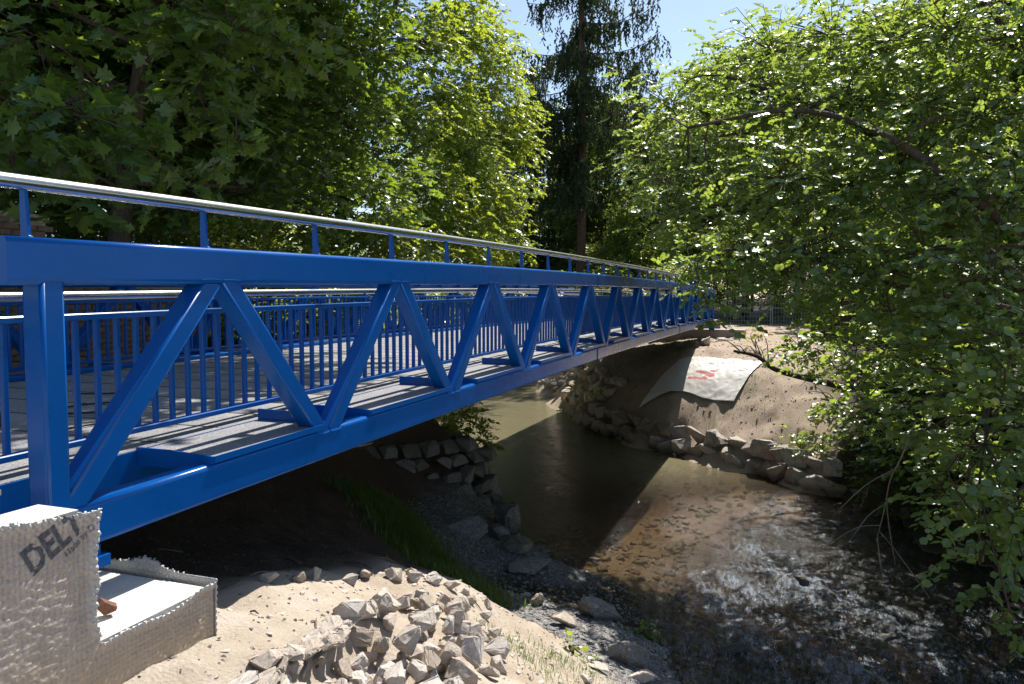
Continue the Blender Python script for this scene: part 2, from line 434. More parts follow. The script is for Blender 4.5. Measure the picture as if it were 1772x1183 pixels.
def bark_mat(name, a, c):
    m, nt, b = mat(name)
    tc = N(nt, 'ShaderNodeTexCoord'); mp = N(nt, 'ShaderNodeMapping'); mp.inputs['Scale'].default_value = (1, 1, 0.22)
    nt.links.new(tc.outputs['Object'], mp.inputs['Vector'])
    n1 = N(nt, 'ShaderNodeTexNoise', Scale=22.0, Detail=8.0, Roughness=0.7); nt.links.new(mp.outputs[0], n1.inputs['Vector'])
    r = ramp(nt, n1.outputs['Fac'], [(0.32, a), (0.68, c)])
    nt.links.new(r.outputs['Color'], b.inputs['Base Color']); b.inputs['Roughness'].default_value = 0.9
    bp = N(nt, 'ShaderNodeBump', Strength=0.8, Distance=0.03)
    nt.links.new(n1.outputs['Fac'], bp.inputs['Height']); nt.links.new(bp.outputs['Normal'], b.inputs['Normal'])
    return m
M['bark'] = bark_mat('bark', (0.035, 0.026, 0.018), (0.11, 0.08, 0.055))
M['bark_red'] = bark_mat('spruce_bark', (0.07, 0.04, 0.028), (0.19, 0.115, 0.08))
M['bark_pale'] = bark_mat('pale_twig', (0.13, 0.10, 0.07), (0.27, 0.22, 0.16))

def strew(P, hull_pts=12, base=0.035, seed=1, flat=0.6, jit=0.6, variants=8):
    """many small stones as one mesh body at points P (n,3)"""
    rg = np.random.default_rng(seed)
    V = []; F = []; k = 0
    temps = [rock_data(rg.integers(1e6), hull_pts, (1, 1, flat)) for _ in range(variants)]
    for p in P:
        tv, tf = temps[rg.integers(len(temps))]
        s = base * (0.45 + jit * rg.random() ** 2 * 2.2)
        a = rg.random() * 6.28; ca, sa = math.cos(a), math.sin(a)
        q = tv * s
        q = np.c_[q[:, 0] * ca - q[:, 1] * sa, q[:, 0] * sa + q[:, 1] * ca, q[:, 2]] + np.array(p)
        V.append(q); F.extend([tuple(i + k for i in f) for f in tf]); k += len(tv)
    return np.concatenate(V), F

def rock_data(seed, n=14, dim=(1, 1, 0.8), cut=0, box=0.75):
    rg = np.random.default_rng(int(seed))
    d = rg.normal(size=(n, 3)); d /= np.linalg.norm(d, axis=1)[:, None]
    d = np.sign(d) * np.abs(d) ** box                        # towards a block
    d *= (0.78 + 0.3 * rg.random((n, 1)))
    d *= np.array(dim)
    bm = bmesh.new()
    for p in d: bm.verts.new(p)
    r = bmesh.ops.convex_hull(bm, input=bm.verts)
    for v in [v for v in bm.verts if not v.link_faces]: bm.verts.remove(v)
    if cut:
        bmesh.ops.dissolve_limit(bm, angle_limit=0.22, verts=bm.verts, edges=bm.edges)
        bmesh.ops.bevel(bm, geom=bm.edges[:], offset=0.05, segments=1, profile=0.6, affect='EDGES', clamp_overlap=True)
        bmesh.ops.triangulate(bm, faces=bm.faces)
        if cut > 1:
            bmesh.ops.subdivide_edges(bm, edges=bm.edges, cuts=1, use_grid_fill=True)
            for v in bm.verts:
                v.co += Vector(rg.normal(size=3)) * 0.022
            if cut > 2:
                bmesh.ops.subdivide_edges(bm, edges=bm.edges, cuts=1, use_grid_fill=True)
                for v in bm.verts:
                    v.co += Vector(rg.normal(size=3)) * 0.009
    bm.verts.index_update()
    V = np.array([v.co[:] for v in bm.verts]); F = [tuple(v.index for v in f.verts) for f in bm.faces]
    bm.free()
    return V, F

def rock_mesh(name, seed, dim, mtl, n=16, cut=1, box=0.75):
    V, F = rock_data(seed, n, dim, cut, box)
    me = bpy.data.meshes.new(name)
    me.from_pydata(V.tolist(), [], F)
    me.materials.append(mtl)
    me.update()
    return me

# ------------------------------------------------------------------ ground sheet
def axis(segs):
    out = []
    for a, b_, st in segs:
        out.extend(np.arange(a, b_ - 1e-6, st).tolist())
    return np.array(out)
def grow(a, b_, n):
    return list(a + (b_ - a) * (np.linspace(0, 1, n) ** 2.6))
gx = np.array(sorted(set([round(-v, 3) for v in grow(12, 900, 22)] + axis([(-12, -3, .4), (-3, 7, .055), (7, 12, .08), (12, 33, .14), (33, 60, .9)]).round(3).tolist() + [round(v, 3) for v in grow(60, 1200, 22)])))
gy = np.array(sorted(set([round(-v, 3) for v in grow(30, 900, 22)] + axis([(-30, -9, .8), (-9, -3, .16), (-3, 5.6, .06), (5.6, 10, .2), (10, 30, .8)]).round(3).tolist() + [round(v, 3) for v in grow(30, 900, 22)])))
GX, GY = np.meshgrid(gx, gy, indexing='ij')
GZ = ground_z(GX, GY)
nx, ny = GX.shape
me = bpy.data.meshes.new('ground')
vv = np.stack([GX, GY, GZ], -1).reshape(-1, 3)
idx = np.arange(nx * ny).reshape(nx, ny)
qq = np.stack([idx[:-1, :-1], idx[1:, :-1], idx[1:, 1:], idx[:-1, 1:]], -1).reshape(-1, 4)
def mesh_np(me, V, Q):
    k = Q.shape[1]
    me.vertices.add(len(V)); me.vertices.foreach_set('co', np.ascontiguousarray(V, dtype=np.float32).ravel())
    me.loops.add(Q.size); me.loops.foreach_set('vertex_index', np.ascontiguousarray(Q, dtype=np.int32).ravel())
    me.polygons.add(len(Q)); me.polygons.foreach_set('loop_start', np.arange(0, Q.size, k, dtype=np.int32))
    me.update(calc_edges=True)
mesh_np(me, vv, qq)
def sstep(a, b_, x):
    t = np.clip((x - a) / (b_ - a), 0, 1)
    return t * t * (3 - 2 * t)
wob = 0.35 * vnoise(GX * 1.1, GY * 1.1, 7) + 0.15 * vnoise(GX * 4, GY * 4, 8)
right = sstep(0, 2.0, (GX - 12.6) * 0.84 * 0 + (GX - (12.6 + 1.0 * (GY + 2))) * 0.7)     # far side of the stream
z_near = 1 - right
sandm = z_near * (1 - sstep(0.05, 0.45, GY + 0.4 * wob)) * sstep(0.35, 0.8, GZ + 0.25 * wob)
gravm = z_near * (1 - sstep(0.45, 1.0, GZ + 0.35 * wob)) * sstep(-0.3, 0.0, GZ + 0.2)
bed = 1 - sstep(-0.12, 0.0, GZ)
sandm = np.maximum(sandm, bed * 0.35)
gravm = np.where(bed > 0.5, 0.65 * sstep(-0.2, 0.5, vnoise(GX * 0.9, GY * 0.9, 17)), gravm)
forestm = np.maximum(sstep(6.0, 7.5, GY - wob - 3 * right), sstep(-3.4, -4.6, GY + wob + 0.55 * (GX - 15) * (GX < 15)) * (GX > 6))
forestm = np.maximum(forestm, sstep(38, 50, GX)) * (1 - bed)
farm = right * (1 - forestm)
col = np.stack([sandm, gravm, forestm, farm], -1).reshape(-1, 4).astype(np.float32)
ca = me.color_attributes.new('zone', 'FLOAT_COLOR', 'POINT')
ca.data.foreach_set('color', col.ravel())
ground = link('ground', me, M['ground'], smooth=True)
tag(ground, kind='structure')

# ------------------------------------------------------------------ water of the stream
wx = axis([(0, 3, .25), (3, 13, .045), (13, 20, .09), (20, 34, .25), (34, 60, 1.0)])
wy = axis([(-16, -9, .4), (-9, -5, .09), (-5, 1.5, .045), (1.5, 6, .1), (6, 24, .4)])
WX, WY = np.meshgrid(wx, wy, indexing='ij')
# along-flow and cross-flow coordinates
fa = math.radians(213)
U = (WX - 12) * math.cos(fa) + (WY + 1) * math.sin(fa)
Wc = -(WX - 12) * math.sin(fa) + (WY + 1) * math.cos(fa)
riff = sstep(2.2, 4.2, U + 0.7 * vnoise(WX * .5, WY * .5, 31)) * 1.0
riff = np.maximum(riff, sstep(-1.6, .3, U) * sstep(0.0, 1.2, Wc + 0.4 * vnoise(WX * .8, WY * .8, 35)) * 0.8)
riff = np.maximum(riff, sstep(-0.2, 1.0, U) * sstep(-1.4, 0.2, Wc) * 0.6)
calm = sstep(1.6, 0.4, U) * sstep(0.6, -0.6, Wc)
wz = 0.004 * vnoise(U * 1.2, Wc * 3.5, 41) + 0.002 * vnoise(U * 4, Wc * 9, 42)
def ridge(a): return 1 - np.abs(a) * 2
wz = wz + riff * (0.030 * ridge(vnoise(U * 1.5 + .6 * vnoise(WX, WY, 50), Wc * 2.2, 43)) + 0.018 * vnoise(U * 3.1, Wc * 5.2, 44) + 0.012 * ridge(vnoise(U * 6.5, Wc * 9.5, 45)) + 0.006 * vnoise(U * 13, Wc * 17, 46))
# the water is pulled down towards the lower reach a little
wz = wz - 0.02 * riff
nx, ny = WX.shape
me = bpy.data.meshes.new('water')
idx = np.arange(nx * ny).reshape(nx, ny)
mesh_np(me, np.stack([WX, WY, wz], -1).reshape(-1, 3), np.stack([idx[:-1, :-1], idx[1:, :-1], idx[1:, 1:], idx[:-1, 1:]], -1).reshape(-1, 4))
foam_sheen = riff * (0.50 + 0.45 * vnoise(U * .8, Wc * 2.4, 48) + 0.25 * vnoise(U * 2.2, Wc * 6, 49)) + 0.25 * sstep(0.0, 0.03, wz) * riff
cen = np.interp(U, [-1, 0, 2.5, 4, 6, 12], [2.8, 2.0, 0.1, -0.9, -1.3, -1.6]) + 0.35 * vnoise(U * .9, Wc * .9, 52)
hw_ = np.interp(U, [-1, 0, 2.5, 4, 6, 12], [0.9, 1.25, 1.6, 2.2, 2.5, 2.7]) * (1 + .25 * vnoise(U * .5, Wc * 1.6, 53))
band = sstep(1.3, 0.2, np.abs(Wc - cen) / hw_) * sstep(-1.6, -.2, U) * (0.72 + 0.4 * vnoise(U * .35, Wc * 1.8, 54))  # silver sky reflection painted in as a pale streaked band
foam_sheen = np.clip((foam_sheen + 0.35 * sstep(-1.6, .2, U) * riff) * (0.16 + 0.84 * band), 0, 1)
murk = sstep(-0.5, -5.0, U)
shade_tint = sstep(-0.5, 1.5, U) * sstep(-0.9, 0.6, Wc - cen + 0.9)  # darker tint, hazel shade painted into the water colour on the right
col = np.stack([riff, foam_sheen, murk, shade_tint], -1).reshape(-1, 4).astype(np.float32)
ca = me.color_attributes.new('flow', 'FLOAT_COLOR', 'POINT')
ca.data.foreach_set('color', col.ravel())
m, nt, b = mat('stream_water')
nt.nodes.remove(b)
out = nt.nodes.get('Material Output')
at = N(nt, 'ShaderNodeVertexColor', layer_name='flow')
sc = N(nt, 'ShaderNodeSeparateColor'); nt.links.new(at.outputs['Color'], sc.inputs['Color'])
tc = N(nt, 'ShaderNodeTexCoord'); mp = N(nt, 'ShaderNodeMapping')
mp.inputs['Rotation'].default_value = (0, 0, -fa); mp.inputs['Scale'].default_value = (0.45, 1.6, 1)
nt.links.new(tc.outputs['Object'], mp.inputs['Vector'])
n1 = N(nt, 'ShaderNodeTexNoise', Scale=7.0, Detail=4.0, Roughness=0.55, Distortion=0.6)
n2 = N(nt, 'ShaderNodeTexNoise', Scale=24.0, Detail=4.0, Roughness=0.6, Distortion=0.8)
for q in (n1, n2): nt.links.new(mp.outputs[0], q.inputs['Vector'])
st = N(nt, 'ShaderNodeMapRange'); nt.links.new(sc.outputs['Red'], st.inputs['Value'])
st.inputs['To Min'].default_value = 0.32; st.inputs['To Max'].default_value = 1.0
bp = N(nt, 'ShaderNodeBump', Distance=0.10); nt.links.new(st.outputs[0], bp.inputs['Strength']); nt.links.new(n1.outputs['Fac'], bp.inputs['Height'])
bp2 = N(nt, 'ShaderNodeBump', Distance=0.035); nt.links.new(st.outputs[0], bp2.inputs['Strength']); nt.links.new(n2.outputs['Fac'], bp2.inputs['Height'])
nt.links.new(bp.outputs['Normal'], bp2.inputs['Normal'])
tr = N(nt, 'ShaderNodeBsdfTransparent'); tr.inputs['Color'].default_value = (0.66, 0.57, 0.42, 1)
df = N(nt, 'ShaderNodeBsdfDiffuse')
mc = N(nt, 'ShaderNodeMix', data_type='RGBA'); nt.links.new(sc.outputs['Blue'], mc.inputs[0])
mc.inputs[6].default_value = (0.085, 0.066, 0.042, 1); mc.inputs[7].default_value = (0.20, 0.175, 0.105, 1)
mt_ = N(nt, 'ShaderNodeMix', data_type='RGBA'); nt.links.new(at.outputs['Alpha'], mt_.inputs[0]); mt_.inputs[6].default_value = (0.66, 0.57, 0.42, 1); mt_.inputs[7].default_value = (0.34, 0.28, 0.21, 1)
nt.links.new(mt_.outputs[2], tr.inputs['Color'])
md_ = N(nt, 'ShaderNodeMix', data_type='RGBA'); nt.links.new(at.outputs['Alpha'], md_.inputs[0]); nt.links.new(mc.outputs[2], md_.inputs[6]); md_.inputs[7].default_value = (0.030, 0.026, 0.022, 1)
nt.links.new(md_.outputs[2], df.inputs['Color'])
dm = N(nt, 'ShaderNodeMapRange'); nt.links.new(sc.outputs['Blue'], dm.inputs['Value'])
dm.inputs['To Min'].default_value = 0.10; dm.inputs['To Max'].default_value = 0.85
m1 = N(nt, 'ShaderNodeMixShader'); nt.links.new(dm.outputs[0], m1.inputs[0]); nt.links.new(tr.outputs[0], m1.inputs[1]); nt.links.new(df.outputs[0], m1.inputs[2])
gr_ = N(nt, 'ShaderNodeMapRange'); nt.links.new(sc.outputs['Red'], gr_.inputs['Value']); gr_.inputs['To Min'].default_value = 0.04; gr_.inputs['To Max'].default_value = 0.16
gl = N(nt, 'ShaderNodeBsdfGlossy'); nt.links.new(gr_.outputs[0], gl.inputs['Roughness']); nt.links.new(bp2.outputs['Normal'], gl.inputs['Normal'])
fr = N(nt, 'ShaderNodeFresnel', IOR=1.34); nt.links.new(bp2.outputs['Normal'], fr.inputs['Normal'])
m2 = N(nt, 'ShaderNodeMixShader'); nt.links.new(fr.outputs[0], m2.inputs[0]); nt.links.new(m1.outputs[0], m2.inputs[1]); nt.links.new(gl.outputs[0], m2.inputs[2])
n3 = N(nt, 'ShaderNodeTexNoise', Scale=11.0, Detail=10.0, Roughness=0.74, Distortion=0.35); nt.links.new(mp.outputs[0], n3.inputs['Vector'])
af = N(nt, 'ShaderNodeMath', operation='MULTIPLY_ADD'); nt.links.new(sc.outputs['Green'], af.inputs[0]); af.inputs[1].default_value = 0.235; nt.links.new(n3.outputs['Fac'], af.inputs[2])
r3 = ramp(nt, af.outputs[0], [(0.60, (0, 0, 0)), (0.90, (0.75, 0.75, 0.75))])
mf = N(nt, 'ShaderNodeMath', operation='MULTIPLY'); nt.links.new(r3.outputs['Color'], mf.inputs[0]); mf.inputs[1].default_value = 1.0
fo = N(nt, 'ShaderNodeBsdfDiffuse'); fo.inputs['Color'].default_value = (0.28, 0.32, 0.38, 1)  # one pale colour for riffle foam and the painted sky reflection
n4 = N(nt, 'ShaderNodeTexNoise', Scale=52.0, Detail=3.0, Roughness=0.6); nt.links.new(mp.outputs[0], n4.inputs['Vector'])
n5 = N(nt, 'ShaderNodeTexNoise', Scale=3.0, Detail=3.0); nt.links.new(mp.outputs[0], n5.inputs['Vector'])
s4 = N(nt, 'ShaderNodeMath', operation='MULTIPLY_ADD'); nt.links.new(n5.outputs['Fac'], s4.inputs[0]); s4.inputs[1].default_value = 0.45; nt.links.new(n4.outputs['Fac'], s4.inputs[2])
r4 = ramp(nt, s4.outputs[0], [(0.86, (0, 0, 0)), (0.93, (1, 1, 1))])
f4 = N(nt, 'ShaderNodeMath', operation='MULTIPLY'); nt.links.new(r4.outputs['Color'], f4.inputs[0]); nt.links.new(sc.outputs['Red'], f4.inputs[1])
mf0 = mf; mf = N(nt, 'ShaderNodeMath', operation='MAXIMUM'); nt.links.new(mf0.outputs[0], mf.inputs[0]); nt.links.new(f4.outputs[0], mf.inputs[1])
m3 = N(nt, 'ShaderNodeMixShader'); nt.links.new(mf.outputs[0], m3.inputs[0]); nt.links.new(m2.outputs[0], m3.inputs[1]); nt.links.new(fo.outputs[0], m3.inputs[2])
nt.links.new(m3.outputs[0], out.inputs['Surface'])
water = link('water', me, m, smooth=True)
tag(water, kind='structure')

# ------------------------------------------------------------------ the footbridge
B0 = Vector((-1.2, 2.5, 3.2))
FARY = 5.10                                   # outer face of the other truss
def cam_z(X): return 0.110 * (1 - ((X / 2 - 6.5) / 7.0) ** 2) + 0.0033 * X
bridge = thing('footbridge', B0, 'long blue painted steel truss footbridge with stainless handrails crossing the stream', 'footbridge')
XA, XB = -1.2, 27.15
xs = np.linspace(XA, XB, 30)
def xsweep(mb, prof, x0=None, x1=None, n=30):
    """member along the bridge that follows its camber; prof: list of (y, z)"""
    X = np.linspace(XA if x0 is None else x0, XB if x1 is None else x1, n)
    mb.sweep([[(x, y, z + cam_z(x)) for y, z in prof] for x in X])
def rprof(cy, cz, w, h, r, seg=3): return [(cy + a, cz + b_) for a, b_ in rrect(w, h, r, seg)]
CW = 0.14
for side in (0, 1):
    yc = CW / 2 if side == 0 else FARY - CW / 2
    q = MB(); xsweep(q, rprof(yc, 4.4575, CW, 0.195, 0.026, 6)); q.build('top_chord', M['blue'], bridge, B0)
    q = MB(); xsweep(q, rprof(yc, 3.30, CW, 0.20, 0.026, 6), -1.06, 27.05); q.build('bottom_chord', M['blue'], bridge, B0)
# end posts
pm = MB(); pm.sweep([[(x, y, z) for x, y in rrect(0.112, 0.12, 0.016)] for z in (0.0, 0.975)])
pme = None
for side in (0, 1):
    yc = 0.003 + 0.06 if side == 0 else FARY - 0.063
    for X in (-1.0, 26.98):
        l = Vector((X, yc, 3.396 + cam_z(X))) - B0
        if pme is None:
            o = pm.build('end_post', M['blue'], bridge, loc=l); pme = o.data
        else: inst('end_post', pme, bridge, l)
# diagonals: one mesh for each lean
def diag_mesh(sgn):
    q = MB(); w = 0.112; L = math.hypot(0.851, 0.96); wx = w * L / 0.96
    # sheared prism so that its ends are level with the chords
    pr = rrect(w, 0.12, 0.014)
    rings = []
    for t in (-0.012, 1.012):
        cx = sgn * 0.851 * (0.5 - t); z = 0.96 * (t - 0.5)
        rings.append([(cx + a * wx / w, b_, z) for a, b_ in pr])
    q.sweep(rings)
    return q
dme = {}
for side in (0, 1):
    yc = 0.064 if side == 0 else FARY - 0.064
    for k in range(0, 28):
        x_top = 2 * (k // 2)
        sgn = -1 if k % 2 == 0 else 1          # even: leans up to the right (foot at the left)
        mid = x_top + (-0.5 if k % 2 == 0 else 0.5)
        if x_top > 26: continue
        l = Vector((mid, yc, 3.88 + cam_z(mid))) - B0
        if sgn not in dme:
            o = diag_mesh(sgn).build('diagonal', M['blue'], bridge, loc=l); dme[sgn] = o.data
        else: inst('diagonal', dme[sgn], bridge, l)
# weld beads where posts and diagonals meet the chords, and the site splices of the chords
wb = MB()
wb.tube([(-.152, -.003, -.005), (-.150, -.0045, .010), (-.09, -.0045, .013), (-.012, -.0045, .011), (0, -.0045, -.004), (.012, -.0045, .011), (.09, -.0045, .013), (.150, -.0045, .010), (.152, -.003, -.005)], .0035, 5)
wbm = None
for k in range(14):
    for zc, X, fl in ((4.372, 2 * k, 1), (3.388, 2 * k + 1, -1)):
        if X > 26.5: continue
        l = Vector((X, 0.0035, zc + cam_z(X))) - B0
        if wbm is None:
            o = wb.build('weld_bead', M['blue'], bridge, loc=l); wbm = o.data
        else: o = inst('weld_bead', wbm, bridge, l)
        if fl < 0: o.rotation_euler = (0, PI, 0)
for X in (8.4, 17.6):
    for zc, h in ((4.4575, .195), (3.30, .20)):
        q = MB(); pr = rprof(CW / 2, zc + cam_z(X), CW + .008, h + .008, .028, 5)
        q.tube([(X, a, b_) for a, b_ in pr] + [(X, pr[0][0], pr[0][1])], .004, 5); q.build('splice_weld', M['blue'], bridge, B0)
# handrails on tapered blades
bl = MB()
t = 0.008
fr = [(-t, -0.075, -0.38), (-t, 0.022, -0.38), (-t, 0.018, -0.02), (-t, -0.010, -0.02), (-t, -0.026, -0.225), (-t, -0.075, -0.26)]
bl.sweep([[(s * t, y, z) for _, y, z in fr] for s in (-1, 1)])
bk = MB(); bk.tube([(0, 0, -0.05), (0, 0, -0.018)], 0.011, 6)
blm = None
for side in (0, 1):
    ys = 0.22 if side == 0 else FARY - 0.22
    q = MB()
    q.tube([(x, ys, 4.80 + cam_z(x)) for x in np.linspace(-2.2, 27.4, 40)], 0.034, 18)
    hr = q.build('handrail', M['steel'], bridge, B0, smooth=True)
    for k in range(29):
        X = k * 1.065 - 0.95
        if X > 27.2: continue
        l = Vector((X, ys, 4.80 + cam_z(X))) - B0
        if blm is None:
            o = bl.build('handrail_post', M['blue'], hr, loc=l); blm = o.data
        else:
            o = inst('handrail_post', blm, hr, l)
        if side: o.rotation_euler = (0, 0, PI)
# inner balustrades: rails, balusters, low tube
bal = MB(); bal.bar((0, 0, 0), (0, 0, 0.66), 0.028, 0.030, 0.004, 1, up=(0, 1, 0))
balm = None
n_bal = 0
for side in (0, 1):
    yb = 0.62 if side == 0 else FARY - 0.62
    q = MB()
    xsweep(q, rprof(yb, 4.195, 0.05, 0.034, 0.005, 1), -1.9, 27.2)
    xsweep(q, rprof(yb, 3.535, 0.05, 0.034, 0.005, 1), -1.9, 27.2)
    bs = q.build('balustrade', M['blue'], bridge, B0)
    rest = MB(); cnt = 0
    for X in np.arange(-1.82, 27.1, 0.13):
        zb = 3.545 + cam_z(X); cnt += 1
        if n_bal < 298 and (side == 0 or X < 10):
            l = Vector((X, yb, zb)) - B0
            if balm is None:
                o = bal.build('baluster', M['blue'], bs, loc=l); balm = o.data
            else: inst('baluster', balm, bs, l)
            n_bal += 1
        else:
            rest.bar((X, yb, zb), (X, yb, zb + 0.66), 0.028, 0.030, 0.004, 1, up=(0, 1, 0))
    if rest.v:
        o = rest.build('balusters', M['blue'], bs, B0); o['kind'] = 'stuff'
    yt = 0.58 if side == 0 else FARY - 0.58
    ytube = 0.70 if side == 0 else FARY - 0.70
    q = MB()
    q.tube([(x, ytube, 4.305 + cam_z(x)) for x in np.linspace(-1.9, 27.2, 40)], 0.024, 14)
    ih = q.build('inner_handrail', M['steel'], bridge, B0, smooth=True)
    q = MB()
    for X in np.arange(-1.4, 27.1, 2.0):
        yy = ytube
        q.tube([(X, yb, 4.20 + cam_z(X)), (X, yb, 4.25 + cam_z(X)), (X, yy, 4.285 + cam_z(X))], 0.008, 6)
    q.build('rail_bracket', M['blue'], ih, B0)
# deck: panels with black joints
ED = 0.54
pan = MB(); pan.box((0, 0, 0), (0.492, FARY - 2 * ED, 0.03))
panm = None; joints = MB()
for k in range(58):
    X = -1.65 + 0.5 * k
    l = Vector((X, FARY / 2, 3.425 + cam_z(X))) - B0
    if panm is None:
        o = pan.build('deck_panel', M['grit'], bridge, loc=l); panm = o.data
    else:
        o = inst('deck_panel', panm, bridge, l)
    sl = (cam_z(X + .01) - cam_z(X - .01)) / .02
    o.rotation_euler = (0, -math.atan(sl), 0)
    if k: joints.box((X - 0.25, FARY / 2, 3.431 + cam_z(X - 0.25)), (0.012, FARY - 2 * ED - 0.1, 0.024))
joints.build('joint_strip', M['rubber'], bridge, B0)
# side plates of the deck, kerbs, floor beams
for side in (0, 1):
    y0 = ED - 0.006 if side == 0 else FARY - ED + 0.006
    q = MB(); xsweep(q, [(y0 - .006, 3.26), (y0 + .006, 3.26), (y0 + .006, 3.436), (y0 - .006, 3.436)], -1.7, 27.15); q.build('deck_fascia', M['blue'], bridge, B0)
    yk = FARY - 0.80
    if side: q = MB(); xsweep(q, rprof(yk, 3.468, 0.20, 0.05, 0.008, 2), -1.7, 27.15); q.build('deck_kerb', M['blue'], bridge, B0)
fb = MB(); fb.box((0, 0, 0), (0.10, FARY - 2 * CW - 0.02, 0.13)); fbm = None
for k in range(14):
    X = 2 * k + 1
    l = Vector((X, FARY / 2, 3.33 + cam_z(X))) - B0
    if fbm is None:
        o = fb.build('floor_beam', M['blue'], bridge, loc=l); fbm = o.data
    else: inst('floor_beam', fbm, bridge, l)
for y in (1.4, 2.55, 3.7):
    q = MB(); xsweep(q, rprof(y, 3.345, 0.08, 0.11, 0.0), -1.0, 27.05); q.build('stringer', M['blue'], bridge, B0)
# outrigger trays between deck edge and truss, one at each bay
def tray_set(L):
    tray = MB()
    tray.box((0, 0.262, 3.417), (L, 0.52, 0.012))
    lip = MB(); lip.box((0, -0.004, 3.408), (L + 0.004, 0.008, 0.036))
    ep = MB(); pf = [(0.532, 3.34), (0.532, 3.442), (0.30, 3.442), (0.0, 3.426), (0.0, 3.385), (0.30, 3.34)]
    ep.sweep([[(s * 0.006 - L / 2 - 0.007, y, z) for y, z in pf] for s in (-1, 1)])
    gp = MB(); pf = [(0.532, 3.34), (0.532, 3.50), (0.24, 3.495), (0.004, 3.44), (0.0, 3.385), (0.30, 3.34)]
    gp.sweep([[(s * 0.007 + L / 2 + 0.008, y, z) for y, z in pf] for s in (-1, 1)])
    return tray, lip, ep, gp
sets = {}
for side in (0, 1):
    for k in range(0, 14):
        L = 1.02 if k == 0 else 1.40
        Xc = (2 * k + 0.93) - L / 2
        if Xc + L / 2 > 27: continue
        if L not in sets:
            a, b_, c_, d_ = tray_set(L)
            O = (0, 0, 3.417)
            sets[L] = []
            for q, nm, mt in ((a, 'side_tray', M['grit']), (b_, 'tray_lip', M['blue']), (c_, 'end_plate', M['blue']), (d_, 'gusset_plate', M['blue'])):
                me = bpy.data.meshes.new(nm); me.from_pydata([tuple(Vector(p) - Vector(O)) for p in q.v], [], q.f); me.materials.append(mt); sets[L].append((nm, me))
        l = Vector((Xc, 0 if side == 0 else FARY, 3.432 + cam_z(Xc))) - B0
        tr_ = inst('side_tray', sets[L][0][1], bridge, l)
        sl = (cam_z(Xc + .01) - cam_z(Xc - .01)) / .02
        tr_.rotation_euler = (0, -math.atan(sl), 0)
        if side: tr_.scale = (1, -1, 1)
        for nm, me in sets[L][1:]:
            inst(nm, me, tr_, (0, 0, 0))
# plates added between the trays to stop sun dashes on the water
cov = MB(); cov.box((0, 0, 0), (0.70, 0.42, 0.01)); covm = None
for side in (0, 1):
    for k in range(0, 13):
        X = 2 * k + 1.24
        l = Vector((X, 0.335 if side == 0 else FARY - 0.335, 3.352 + cam_z(X))) - B0
        if covm is None:
            o = cov.build('slot_light_stop', M['blue'], bridge, loc=l); covm = o.data
        else: inst('slot_light_stop', covm, bridge, l)
# bearing shoes
for Y in (0.07, FARY - 0.07):
    q = MB(); q.box((-0.90, Y, 3.12), (0.26, 0.16, 0.05)); q.box((-0.92, Y, 3.17), (0.22, 0.13, 0.06)); q.build('bearing_shoe', M['blue'], bridge, B0)
    q = MB(); q.box((26.9, Y, 3.13), (0.26, 0.2, 0.13)); q.build('bearing_shoe', M['blue'], bridge, B0)

# ------------------------------------------------------------------ abutments
A0 = Vector((-1.1, 2.5, 2.3))
ab = thing('abutment', A0, 'pale new concrete abutment with a low step under the left end of the blue bridge', 'abutment')
q = MB(); q.box((-1.55, 2.55, 2.455), (2.13, 5.70, 0.93)); st_ = q.build('footing_step', M['concrete'], ab, A0)
q = MB(); q.box((-2.0, 2.9, 3.16), (1.74, 4.9, 0.50)); q.build('back_wall', M['concrete'], ab, A0)
q = MB(); q.box((-1.95, -0.155, 3.20), (1.62, 0.22, 0.535)); q.build('wing_wall', M['concrete'], ab, A0)
ab2 = thing('abutment', (27.6, 2.0, 2.2), 'brownish concrete abutment beam under the far end of the bridge', 'abutment')
q = MB(); q.sweep([[(26.75, -1.15, z), (27.9, -1.15, z), (28.9, 6.0, z), (27.75, 6.0, z)] for z in (1.9, 3.1)]); q.build('bearing_beam', M['concrete_grey'], ab2, (27.6, 2.0, 2.2))
q = MB(); q.box((28.3, 2.5, 3.2), (1.2, 5.2, 0.45), Matrix.Rotation(0.12, 3, 'Z')); q.build('back_wall', M['concrete_grey'], ab2, (27.6, 2.0, 2.2))

for Y in (0.07, FARY - 0.07):
    q = MB(); q.box((-0.99, Y, 3.005), (0.13, 0.2, 0.17)); q.build('bearing_plinth', M['concrete'], ab, A0)

